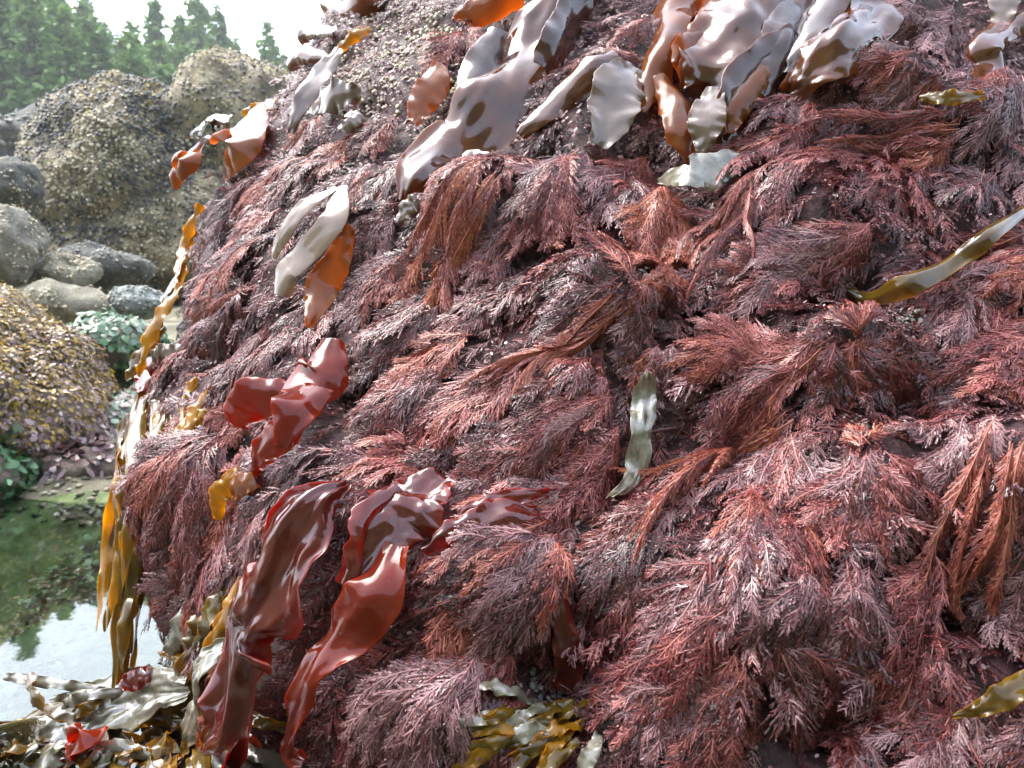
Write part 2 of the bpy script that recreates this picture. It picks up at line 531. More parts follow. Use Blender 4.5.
def compound(L, ang=30.0):
    """a flat fan: a main feather with side feathers sweeping forward out of it"""
    V, Q, T = frond_flat(L, .15 * L + .004, sp=.0030, psp=.0022, plen=.0050, wide=.00085, ang0=40, bushy=.2)
    Vs, Qs, Ts, nv = [V], [Q], [T], len(V)
    nl = max(3, int(round(L / .021)))
    for j in range(nl):
        s0 = L * (.06 + .66 * (j + rng.uniform(-.3, .3)) / nl)
        s0 = max(s0, .003)
        sd = 1 if j % 2 else -1
        l = (L - s0) * rng.uniform(.5, .86)
        if l < .016: continue
        a0 = np.radians(ang * rng.uniform(.65, 1.3)); a1 = a0 * rng.uniform(.1, .65)
        V, Q, T = frond_flat(l, .19 * l + .005, sp=.0030, psp=.0022, plen=.0050, wide=.00085, ang0=40, bushy=.2)
        K = 14
        st = np.linspace(.001, l, K); w = .00062 * (1 - .6 * np.linspace(0, 1, K))
        S = np.concatenate([np.stack([st, w, np.full(K, .0012)], -1), np.stack([st, -w, np.full(K, .0012)], -1)])
        b = np.arange(K - 1)
        Q = np.concatenate([Q, np.stack([b, b + K, b + K + 1, b + 1], -1) + len(V)])
        V = np.concatenate([V, S]); T = np.concatenate([T, np.full(2 * K, rng.uniform(.6, 1.0))])  # side feather stems also get the painted pale highlight
        # sweep along an arc whose angle relaxes from a0 to a1
        u = np.clip(V[:, 0] / l, -.1, 1.1)
        ds = np.linspace(0, 1.1, 30); th = a0 + (a1 - a0) * ds
        cx = np.concatenate([[0], np.cumsum(np.cos(th[:-1]) * np.diff(ds))]) * l; cy_ = np.concatenate([[0], np.cumsum(np.sin(th[:-1]) * np.diff(ds))]) * l
        X = np.interp(u, ds, cx); Y = np.interp(u, ds, cy_); A = a0 + (a1 - a0) * u
        x = s0 + X - np.sin(A) * V[:, 1]; y = sd * (Y + np.cos(A) * V[:, 1])
        z = V[:, 2] + rng.uniform(-.001, .002) + u * l * rng.uniform(-.03, .03) + .002 * np.sin(u * 5 + rng.uniform(0, 6))
        Vs.append(np.stack([x, y, z], -1)); Qs.append(Q + nv); Ts.append(np.clip(T + rng.normal(0, .07), 0, 1)); nv += len(V)
    return np.concatenate(Vs), np.concatenate(Qs), np.concatenate(Ts)


def walk(p0, d0, L, lift0, lift1, K=14, gravity=.10, n0=None, turn=0.0, free=False, arc=0.0):
    """a path lying over the rock from p0 along d0; returns points and frames"""
    P, NN = [], []
    p = np.array(p0); d = nrm(np.array(d0)); step = L / (K - 1)
    n = None
    for k in range(K):
        if free:
            q = p; nn = n0 if n0 is not None else np.array([0, -1., 0])
        else:
            h = bvall.find_nearest(Vector(p))
            q = np.array(h[0]); nn = np.array(h[1])
            if nn @ (q - CAM) > 0 and n is None: nn = -nn
        n = nn if n is None else nrm(n * .65 + nn * .35)
        P.append(q); NN.append(n)
        d = d + np.array([0, 0, -1]) * gravity * (1.0 if not free else 1.6)
        d = d - n * (d @ n) if not free else d
        d = nrm(d)
        if turn:
            b = np.cross(n, d); d = nrm(d + b * turn / K)
        p = q + d * step
    P = np.array(P); NN = np.array(NN)
    for _ in range(3):
        P[1:-1] = (P[:-2] + 2 * P[1:-1] + P[2:]) / 4; NN[1:-1] = (NN[:-2] + 2 * NN[1:-1] + NN[2:]) / 4
    NN = nrm(NN)
    s = np.linspace(0, 1, K)
    lift = lift0 + (lift1 - lift0) * s ** .8 + arc * np.sin(np.pi * s)
    P = P + NN * lift[:, None]
    TT = nrm(np.gradient(P, axis=0))
    NN = nrm(NN - TT * np.sum(NN * TT, 1, keepdims=True))
    BB_ = np.cross(TT, NN)
    return P, TT, NN, BB_


def bend(V, L, path, droop=0.0, fold=0.0, twist=(0, 0), wave=0.0):
    P, TT, NN, B = path
    K = len(P)
    f = np.clip(V[:, 0] / L, -.02, 1.06) * (K - 1)
    k = np.clip(f.astype(int), 0, K - 2); fr = (f - k)[:, None]
    lerp = lambda A: A[k] * (1 - fr) + A[k + 1] * fr
    p, n, b = lerp(P), lerp(NN), lerp(B)
    s = V[:, 0] / L
    y = V[:, 1]; z = V[:, 2].copy()
    if fold:
        fo = fold * np.clip(s * 3, .3, 1)
        z = z * np.cos(fo) - np.abs(y) * np.sin(fo); y = y * np.cos(fo)
    z = z - droop * y * y
    if wave: z = z + wave * np.sin(s * 9 + y * 60)
    tw = twist[0] + (twist[1] - twist[0]) * s
    yy = y * np.cos(tw) - z * np.sin(tw); zz = y * np.sin(tw) + z * np.cos(tw)
    return p + b * yy[:, None] + n * zz[:, None]


def rib(L, r0=.00075, K=22):
    s = np.linspace(.0, .97, K) * L
    w = r0 * (1 - .75 * np.linspace(0, 1, K))
    z = .0009
    A = np.stack([s, w, np.full(K, z)], -1); T_ = np.stack([s, 0 * w, z + w * 1.1], -1); B = np.stack([s, -w, np.full(K, z)], -1)
    V = np.stack([A, T_, B], 1).reshape(-1, 3)
    b = np.arange(K - 1) * 3
    Q = np.concatenate([np.stack([b, b + 1, b + 4, b + 3], -1), np.stack([b + 1, b + 2, b + 5, b + 4], -1)])
    return V, Q


def make_frond(root, path, L, W, tone, mat_rib, droop, fold, twist, wave, o0):
    if fold > .35: V, Q, T = frond_flat(L, W, ang0=28, plen=.0075, psp=.0022)
    else: V, Q, T = compound(L, 30 * np.clip(W / L / .45, .55, 1.25))
    o = mesh_np('frond', bend(V, L, path, droop, fold, twist, wave), Q, FE[tone], parent=root, tint=T, origin=o0)
    V2, Q2 = rib(L)
    mesh_np('midrib', bend(V2, L, path, droop, fold, twist, wave), Q2, mat_rib, parent=o, tint=np.full(len(V2), .55 + .35 * rng.random()), origin=o0)
    return o


def tuft(r, tip, tone, n, spread, label, width=.27, lift=(.010, .014), fold=0.0, mix=None, free=False, gravity=.02, arc=.008, twist=0.0, droop=6.0):
    p0, n0, d0 = hit(*r)
    p1, n1, d1 = hit(*tip)
    D = p1 - p0
    L0 = np.linalg.norm(D) * (1.03 if fold else 1.22)
    root = empty('seaweed_tuft', p0)
    tag(root, label, 'seaweed', 'feathery red seaweed tufts on the big rock')
    nsm = n0
    if fold: lift = (.020, .030); fold = fold * .7
    if mix is None: mix = ('russet', .16)
    n = n + 3 if fold else n
    for k in range(n):
        a = 0 if n == 1 else (k / (n - 1) - .5) * 2 * R(spread) + rng.normal(0, R(spread) * .12)
        d = nrm(D)
        ax = nrm(nsm)
        dr = d * math.cos(a) + np.cross(ax, d) * math.sin(a) + ax * (ax @ d) * (1 - math.cos(a))
        L = float(np.clip(L0 * rng.uniform(.72, 1.08) * (1 - .25 * abs(a) / (R(spread) + 1e-6)), .035, .44))
        W = L * width * (1.2 if fold else 1.95) * rng.uniform(.85, 1.2)
        W = min(W, .062)
        lf = (lift[0] + rng.uniform(0, .006), lift[1] * rng.uniform(.55, 1.25))
        st = p0 + rng.normal(0, .006, 3) + (0 if free else d * rng.uniform(-.01, .012))
        path = walk(st, dr, L, lf[0], lf[1], gravity=gravity, n0=n0, turn=rng.normal(0, .35), free=free, arc=arc * rng.uniform(.2, 1.5))
        tn = tone
        if mix and rng.random() < mix[1]: tn = mix[0]
        make_frond(root, path, L, W, tn, FE['rose' if tn in ('plum', 'mauve', 'rose') else 'russet'], droop,
                   fold * rng.uniform(.7, 1.15) if fold else rng.uniform(0, .25), (rng.normal(0, .22) + twist * .3, rng.normal(0, .25) + twist), .002, p0)
    return root


TUFTS = [
    # left edge of the rock
    ((262, 182), (212, 232), 'plum', 4, 24, 'small plum tuft just below the tan kelp blade on the upper left edge', {}),
    ((305, 165), (240, 235), 'plum', 5, 22, 'brownish plum tuft below the long pale kelp strap near the upper left edge', {'mix': ('russet', .3)}),
    ((345, 150), (285, 205), 'plum', 4, 24, 'dark plum tuft above the folded white kelp', {'mix': ('russet', .25)}),
    ((262, 245), (198, 298), 'plum', 5, 24, 'plum tuft on the left edge beside the yellow rockweed strap', {'mix': ('russet', .3)}),
    ((285, 215), (225, 262), 'rose', 4, 20, 'rosy tuft just left of the folded white kelp', {}),
    ((335, 300), (262, 372), 'plum', 5, 20, 'wine coloured tuft directly below the folded white kelp tip', {'mix': ('rose', .4)}),
    ((255, 300), (192, 345), 'plum', 7, 40, 'dark fuzzy maroon mound with rusty fringe on the left edge', {'mix': ('russet', .45), 'droop': 16}),
    ((188, 352), (140, 398), 'mauve', 4, 22, 'flat greyish mauve fan on the left edge above the hanging rockweed', {}),
    ((270, 345), (205, 405), 'plum', 5, 20, 'plum tuft above and left of the glossy red orange blade', {}),
    ((262, 395), (205, 452), 'rose', 4, 20, 'rosy tuft touching the left side of the red orange blade', {}),
    ((232, 432), (148, 578), 'plum', 8, 18, 'large plum plume hanging over the pool at the left edge, rust red along its middle', {'mix': ('russet', .22), 'width': .24, 'lift': (.006, .03)}),
    ((245, 500), (180, 655), 'plum', 6, 14, 'dark drooping plume below the large plume, its tip above the low ledge', {'width': .22}),
    ((205, 560), (178, 668), 'plum', 4, 16, 'deep wine tuft hanging lowest over the rockweed ledge', {'width': .25}),
    ((305, 452), (232, 520), 'rose', 6, 20, 'pink tinged plume fanning left under the red orange blade', {'width': .25}),
    ((335, 462), (238, 545), 'mauve', 6, 12, 'long mauve plume sweeping left above the big dark red blade', {'width': .2, 'mix': ('plum', .3)}),
    ((258, 560), (208, 600), 'plum', 4, 22, 'short plum tuft left of the big dark red blade', {}),
    # upper crust
    ((330, 120), (285, 160), 'russet', 4, 35, 'rusty brown tuft below the grey ruffled kelp scrap', {'mix': ('plum', .5)}),
    ((395, 130), (350, 165), 'plum', 4, 35, 'short dull plum tuft on the barnacled upper rock', {'mix': ('russet', .4)}),
    ((470, 40), (440, 75), 'rose', 4, 35, 'small pinkish tuft above the tan kelp tongue', {'mix': ('russet', .3)}),
    ((650, 30), (600, 58), 'mauve', 4, 30, 'pale pinkish tuft on the top edge left of the brown cloth like kelp fold', {'mix': ('rose', .4)}),
    ((640, 78), (580, 65), 'rose', 3, 20, 'pink feather over the brown curled kelp fold', {}),
    ((945, 20), (925, 70), 'mauve', 5, 25, 'grey fan on the top edge left of the brown kelp curl', {}),
    # upper middle
    ((405, 215), (335, 262), 'plum', 5, 22, 'plum tuft right of the folded white kelp', {'mix': ('mauve', .3)}),
    ((425, 165), (365, 215), 'plum', 5, 26, 'muddy plum tuft left of the lower lobe of the big silver kelp', {'mix': ('russet', .35)}),
    ((375, 175), (320, 220), 'plum', 4, 26, 'dull brown plum tuft above the folded white kelp, on crusty rock', {'mix': ('russet', .3)}),
    ((420, 262), (345, 322), 'mauve', 5, 18, 'mauve tuft between the folded white kelp and the long orange edged fold', {}),
    ((487, 182), (402, 318), 'russet', 4, 8, 'long orange edged fold running down below the tip of the silver kelp', {'fold': .9, 'mix': ('orange', .4), 'lift': (.012, .02)}),
    ((512, 168), (440, 235), 'rose', 6, 24, 'rosy tuft with rusty tips under the big silver kelp', {'mix': ('russet', .3)}),
    ((590, 165), (500, 215), 'mauve', 5, 18, 'pale mauve sprays right of the silver kelp, below the white panel blade', {}),
    ((560, 175), (525, 295), 'rose', 4, 8, 'long narrow brownish plume hanging straight down in the upper middle', {'fold': .4, 'width': .16}),
    ((520, 225), (440, 290), 'plum', 5, 18, 'dark red plume left of the narrow hanging plume', {'mix': ('russet', .3)}),
    ((620, 178), (590, 245), 'mauve', 5, 22, 'light grey feathers hanging beside the rusty fringe', {}),
    ((668, 205), (622, 278), 'russet', 5, 18, 'rusty orange fringe hanging beside the dark hollow in the upper middle', {'mix': ('orange', .5), 'fold': .3}),
    ((650, 160), (590, 200), 'rose', 5, 22, 'pinkish tuft under the brown kelp folds', {}),
    ((690, 215), (668, 272), 'plum', 4, 20, 'dark tuft between the rusty fringe and the small iridescent blade', {}),
    # centre
    ((450, 300), (372, 352), 'plum', 5, 18, 'plum tuft left of centre, under the orange edged fold', {'mix': ('rose', .4)}),
    ((535, 290), (430, 335), 'plum', 6, 20, 'dark wine plume fanning left beside the central mound', {'mix': ('mauve', .35)}),
    ((630, 288), (535, 318), 'mauve', 6, 24, 'grey mauve fan on the left of the central mound', {}),
    ((640, 292), (615, 362), 'mauve', 6, 32, 'silvery fan on the front of the central mound', {'mix': ('rose', .3)}),
    ((648, 290), (690, 350), 'plum', 4, 24, 'dark tuft on the right of the central mound', {}),
    ((628, 288), (655, 262), 'russet', 3, 40, 'short rusty crown on top of the central mound', {}),
    ((618, 300), (468, 425), 'russet', 4, 5, 'long orange ridge running down left from the central mound', {'fold': 1.0, 'mix': ('rose', .3), 'lift': (.014, .022), 'width': .15}),
    ((475, 348), (392, 402), 'russet', 5, 18, 'rusty tuft above the red orange blade, left of the long orange ridge', {'mix': ('plum', .35)}),
    ((440, 378), (370, 440), 'mauve', 5, 20, 'pale grey spray just right of the red orange blade', {'mix': ('rose', .4)}),
    ((535, 375), (415, 452), 'rose', 6, 12, 'rosy plume directly below the long orange ridge', {'mix': ('russet', .2), 'width': .2}),
    ((600, 350), (535, 410), 'plum', 5, 20, 'deep plum tuft under the central mound', {}),
    ((665, 355), (640, 410), 'mauve', 5, 22, 'mauve tuft above the bleached translucent blade', {}),
    ((470, 425), (318, 492), 'rose', 6, 10, 'long pink plume reaching left toward the big dark red blade', {'width': .17, 'mix': ('russet', .25)}),
    ((600, 402), (500, 470), 'rose', 6, 16, 'wide pink plume left of the bleached translucent blade', {'mix': ('mauve', .4)}),
    ((545, 440), (420, 500), 'mauve', 6, 14, 'pale plume across the centre, below the rosy plume', {'mix': ('rose', .4), 'width': .2}),
    ((612, 440), (560, 520), 'rose', 6, 16, 'pink plume hanging beside the bleached translucent blade', {}),
    ((585, 478), (480, 530), 'rose', 6, 16, 'pink plume above the pale red scraps', {'mix': ('mauve', .3)}),
    # upper right
    ((812, 100), (722, 165), 'rose', 6, 18, 'pale pink plume under the two wide silver blades', {'mix': ('mauve', .4), 'lift': (.01, .028)}),
    ((905, 62), (838, 92), 'russet', 6, 30, 'rusty crown of curled seaweed beside the right silver blade', {'mix': ('rose', .4)}),
    ((905, 70), (865, 128), 'mauve', 5, 18, 'grey feather hanging from the rusty crown', {}),
    ((930, 80), (905, 128), 'plum', 6, 24, 'dark grey plum tuft right of the rusty crown', {}),
    ((850, 118), (760, 150), 'mauve', 5, 16, 'mauve plume left of the dark grey plum tuft', {'mix': ('plum', .3)}),
    ((945, 128), (775, 150), 'russet', 4, 5, 'long rusty arch crossing the upper right', {'fold': .8, 'mix': ('rose', .4), 'width': .15, 'lift': (.02, .026)}),
    ((800, 138), (678, 210), 'rose', 4, 8, 'pink edged plume left of the rusty arch', {'fold': .5, 'lift': (.012, .024)}),
    ((950, 140), (888, 182), 'rose', 5, 20, 'light pink ragged fan under the rusty arch', {'lift': (.014, .028)}),
    ((1005, 80), (968, 168), 'mauve', 6, 22, 'grey flattened fan in the upper right corner below the brown kelp curl', {}),
    ((1040, 120), (1000, 195), 'mauve', 5, 20, 'grey fan touching the right side, above the olive blade', {}),
    ((985, 175), (935, 235), 'plum', 5, 20, 'purple fan just above the olive blade', {'mix': ('mauve', .4)}),
    ((880, 165), (790, 240), 'rose', 6, 20, 'broad brownish pink plume in the middle of the upper right', {'mix': ('plum', .4)}),
    ((890, 175), (848, 270), 'plum', 6, 16, 'plum plume with a red midrib hanging above the dark hollow', {'mix': ('rose', .3)}),
    ((800, 175), (715, 245), 'plum', 6, 18, 'dark plume beside the small iridescent blade', {'mix': ('rose', .4)}),
    ((752, 195), (692, 335), 'rose', 3, 5, 'narrow pinkish fold dropping below the small iridescent blade', {'fold': 1.0, 'width': .13, 'lift': (.012, .02)}),
    ((845, 235), (735, 285), 'mauve', 6, 16, 'grey pink plume sweeping left from the dark hollow', {'mix': ('rose', .5)}),
    ((800, 270), (705, 330), 'rose', 6, 14, 'brownish pink plume above the long pale plume', {'mix': ('mauve', .4)}),
    ((860, 262), (800, 320), 'plum', 5, 20, 'plum tuft left of the dark hollow under the olive blade', {}),
    # red centred tuft on the right
    ((830, 345), (688, 372), 'rose', 5, 10, 'long pale pink plume pointing left from the red centred tuft', {'width': .17, 'lift': (.012, .022)}),
    ((825, 352), (668, 462), 'rose', 5, 7, 'long salmon plume running down left from the red centred tuft', {'width': .15, 'fold': .5, 'lift': (.014, .022)}),
    ((838, 352), (800, 420), 'rose', 6, 26, 'pink front of the red centred tuft', {'mix': ('plum', .3)}),
    ((848, 352), (870, 430), 'plum', 6, 26, 'wine red front of the red centred tuft, hanging straight down', {'mix': ('russet', .25)}),
    ((855, 350), (925, 415), 'plum', 5, 20, 'dark red plume pointing right from the red centred tuft', {'mix': ('rose', .3)}),
    ((842, 345), (850, 318), 'russet', 4, 50, 'short red crown of the red centred tuft', {}),
    ((960, 285), (925, 370), 'plum', 6, 18, 'dark purple plume under the olive blade', {'mix': ('mauve', .3)}),
    ((1030, 240), (960, 320), 'rose', 6, 18, 'pink plume to the right of the olive blade', {'mix': ('mauve', .4)}),
    ((1035, 285), (968, 305), 'russet', 3, 8, 'thin rusty feather poking in from the right side', {'lift': (.02, .03)}),
    ((1040, 320), (985, 420), 'rose', 6, 16, 'pale pink plume on the right side below the rusty feather', {'lift': (.012, .026)}),
    ((985, 350), (930, 455), 'mauve', 6, 15, 'mauve plume with many midribs right of the red centred tuft', {'mix': ('plum', .4)}),
    # lower middle
    ((780, 415), (548, 588), 'orange', 4, 3, 'longest orange fold, running from right of centre to lower middle', {'fold': 1.0, 'width': .10, 'lift': (.022, .026), 'mix': ('russet', .5)}),
    ((790, 420), (660, 508), 'rose', 6, 12, 'pale rosy plume lying on the upper half of the longest orange fold', {'mix': ('mauve', .3), 'width': .18}),
    ((720, 470), (625, 545), 'rose', 6, 14, 'reddish plume under the longest orange fold', {'mix': ('plum', .4)}),
    ((690, 500), (570, 590), 'plum', 6, 14, 'dark plume in the shelter of the longest orange fold', {}),
    ((800, 440), (735, 530), 'mauve', 6, 16, 'mauve plume right of the longest orange fold', {'mix': ('rose', .5)}),
    ((660, 560), (580, 640), 'plum', 6, 18, 'plum plume above the small hanging red blade', {'mix': ('mauve', .35)}),
    ((760, 515), (735, 610), 'mauve', 5, 15, 'pale pointed feather in the lower middle right', {'lift': (.014, .028)}),
    ((745, 560), (650, 650), 'rose', 6, 14, 'reddish pink plume below the middle', {'mix': ('mauve', .4)}),
    ((545, 545), (440, 570), 'mauve', 5, 14, 'silver pink plume just right of the big dark red blade', {'lift': (.012, .026)}),
    ((548, 552), (458, 640), 'mauve', 6, 18, 'bright silvery plume beside the pale red scraps', {'lift': (.014, .03)}),
    ((495, 570), (415, 640), 'russet', 6, 16, 'rust red fringe right of the scarlet ribbon', {'mix': ('plum', .4)}),
    ((545, 575), (535, 655), 'plum', 5, 22, 'dark plum tuft beside the small hanging red blade', {}),
    ((500, 640), (400, 700), 'plum', 6, 16, 'plum plume under the bright silvery plume', {'mix': ('rose', .4)}),
    ((470, 650), (365, 735), 'mauve', 6, 14, 'pale plume at the bottom, right of the scarlet ribbon', {'lift': (.014, .03), 'mix': ('rose', .3)}),
    ((505, 690), (420, 790), 'plum', 6, 18, 'dark plume at the bottom edge left of the olive rockweed', {'mix': ('rose', .3)}),
    ((400, 715), (340, 790), 'rose', 5, 20, 'rosy tuft at the bottom edge beside the scarlet ribbon', {'mix': ('plum', .3)}),
    ((730, 620), (612, 700), 'rose', 6, 12, 'reddish feather above the olive rockweed at the bottom', {'mix': ('plum', .4)}),
    ((690, 660), (600, 760), 'mauve', 6, 15, 'pale plume reaching the olive rockweed at the bottom', {'mix': ('rose', .5)}),
    ((745, 650), (680, 780), 'rose', 6, 14, 'pink plume at the bottom edge, right of the olive rockweed', {'mix': ('mauve', .4)}),
    # lower right
    ((868, 462), (815, 560), 'rose', 6, 18, 'pinkish left side of the round mound on the lower right', {'mix': ('mauve', .4)}),
    ((872, 462), (865, 580), 'mauve', 6, 18, 'grey front of the round mound on the lower right', {'mix': ('rose', .4)}),
    ((880, 462), (925, 560), 'plum', 6, 18, 'dark right side of the round mound on the lower right', {'mix': ('rose', .3)}),
    ((872, 455), (880, 430), 'russet', 3, 45, 'short reddish crown of the round mound on the lower right', {}),
    ((790, 520), (770, 600), 'rose', 5, 18, 'small pink feather left of the round mound', {}),
    ((845, 570), (805, 690), 'mauve', 6, 16, 'broad silvery grey fan under the round mound', {'mix': ('plum', .2)}),
    ((800, 590), (740, 660), 'plum', 6, 18, 'plum tuft left of the silvery grey fan', {'mix': ('mauve', .4)}),
    ((770, 640), (858, 780), 'plum', 6, 12, 'dark plume pointing down right to the bottom edge', {'mix': ('mauve', .4)}),
    ((920, 555), (868, 672), 'rose', 6, 14, 'pink combed plume right of the silvery grey fan', {'mix': ('mauve', .35)}),
    ((1012, 448), (935, 640), 'russet', 4, 5, 'long rusty fold down the right side', {'fold': .9, 'width': .12, 'lift': (.02, .026), 'mix': ('orange', .3)}),
    ((990, 430), (925, 530), 'mauve', 6, 16, 'grey fan left of the rusty fold on the right side', {'mix': ('plum', .25)}),
    ((1040, 440), (1005, 545), 'plum', 5, 16, 'dark plume on the right side, right of the rusty fold', {'mix': ('rose', .4)}),
    ((1020, 545), (975, 660), 'mauve', 6, 16, 'grey fan with pale midribs near the lower right side', {'mix': ('plum', .2)}),
    ((930, 650), (880, 735), 'rose', 6, 16, 'brownish pink plume left of the olive blade tip in the lower right', {'mix': ('plum', .4)}),
    ((1045, 600), (1015, 690), 'mauve', 5, 18, 'grey plume above the olive blade in the lower right corner', {}),
    ((960, 705), (890, 790), 'rose', 6, 18, 'pink plume below the olive blade in the lower right corner', {'mix': ('mauve', .4)}),
    ((1030, 710), (985, 800), 'mauve', 6, 18, 'pale plume in the lower right corner', {'mix': ('rose', .3)}),
    ((870, 720), (820, 800), 'plum', 5, 18, 'dark tuft by the hollow at the bottom edge', {'mix': ('rose', .3)}),
]
for (r, tp, tone, n, spd, lab, kw) in TUFTS:
    tuft(r, tp, tone, n, spd, lab, **kw)

# undergrowth: the short turf between the tufts, one uncountable mass
FLOW = np.array([(250, 220, -.8, .6), (200, 330, -.6, .8), (170, 500, -.4, .9), (330, 470, -.75, .6), (450, 280, -.8, .6), (540, 230, -.3, 1), (600, 300, -.9, .3),
                 (640, 350, -.2, 1), (480, 380, -.85, .5), (560, 450, -.9, .5), (700, 250, -.7, .7), (800, 220, -.4, .9), (760, 380, -.85, .5), (840, 450, -.1, 1),
                 (650, 570, -.85, .5), (600, 620, -.7, .7), (700, 700, -.5, .85), (480, 600, -.8, .6), (400, 700, -.7, .7), (870, 520, 0, 1), (980, 450, -.45, .9),
                 (960, 560, -.4, .9), (830, 640, -.2, 1), (800, 720, .4, .85), (960, 700, -.2, 1), (1000, 150, -.2, 1), (900, 80, -.6, .7)], float)


def flow(px, py):
    d2 = (FLOW[:, 0] - px) ** 2 + (FLOW[:, 1] - py) ** 2
    w = 1 / (d2 + 900) ** 1.5
    v = (FLOW[:, 2:] * w[:, None]).sum(0)
    return v / np.linalg.norm(v)


EXCL = [(330, 530, 30), (305, 570, 40), (292, 610, 42), (280, 655, 42), (266, 705, 36), (250, 750, 30), (380, 595, 26), (350, 630, 26), (320, 680, 20), (400, 535, 32), (635, 430, 14), (300, 400, 26), (318, 260, 16), (310, 310, 14)]


def crust(px, py):
    return (px < 480 and py < 170 and px > 250) or (py < 60) or (py < 150 and 480 < px < 660)


fa = RV[RQ]
areas = .5 * np.linalg.norm(np.cross(fa[:, 2] - fa[:, 0], fa[:, 3] - fa[:, 1]), axis=1)
fc = fa.mean(1)
fn = nrm(np.cross(fa[:, 2] - fa[:, 0], fa[:, 3] - fa[:, 1]))
tocam = nrm(CAM - fc)
fx, fy, fd = proj(fc)
facing = np.sum(fn * tocam, 1)
inview = (fx > -60) & (fx < 1090) & (fy > -40) & (fy < 810) & (facing > -.15) & (fd > 0)
prob = np.where(inview, areas / np.clip(fd, .4, 3) ** 1.2, np.where((fc[:, 1] < 1.7) & (fc[:, 2] > .1), areas * .35, 0))
prob /= prob.sum()
VV = {k: [[], [], [], 0] for k in ('plum', 'rose', 'mauve')}
protos = [frond_flat(.075, .026, sp=.0046, psp=.0022, plen=.0070, wide=.00095, bushy=.8) for _ in range(12)]
for f in rng.choice(len(prob), 6400, p=prob):
    q = RV[RQ[f]]
    w = rng.dirichlet([1, 1, 1, 1]); p = w @ q
    n = fn[f]
    px, py, d = proj(p)
    if crust(px, py) and rng.random() < .75: continue
    if any((px + 12 - ex_) ** 2 + (py - 8 - ey_) ** 2 < er_ ** 2 for ex_, ey_, er_ in EXCL): continue
    v = flow(px, py)
    a = rng.normal(0, .45)
    v = np.array([v[0] * math.cos(a) - v[1] * math.sin(a), v[0] * math.sin(a) + v[1] * math.cos(a)])
    t = RIGHT * v[0] - UP * v[1]
    t = nrm(t - n * (t @ n)); b = np.cross(t, n)
    V, Q, T = protos[rng.integers(12)]
    s = rng.uniform(.55, 1.1)
    X = V[:, 0] * s; Yv = V[:, 1] * s * rng.choice([-1, 1]); Z = V[:, 2] * s
    c = rng.normal(0, 4); k2 = rng.uniform(-1, 3.0)
    tilt = rng.uniform(.0, .12)
    P = p + t * X[:, None] + b * (Yv + c * X * X * .6)[:, None] + n * (Z + .003 + X * tilt - k2 * X * X - 10 * Yv * Yv)[:, None]
    key = rng.choice(['plum', 'rose', 'mauve'], p=[.62, .2, .18])
    A = VV[key]
    A[0].append(P); A[1].append(Q + A[3]); A[2].append(np.clip(T + rng.normal(0, .1), 0, 1)); A[3] += len(P)
word = {'plum': 'dark plum', 'rose': 'reddish pink', 'mauve': 'greyish mauve'}
for key, (a, b_, c, _) in VV.items():
    o = mesh_np('seaweed_turf', np.concatenate(a), np.concatenate(b_), FE[key], tint=np.concatenate(c))
    tag(o, word[key] + ' short seaweed turf filling the gaps between the plumes on the big rock', 'seaweed turf', kind='stuff')


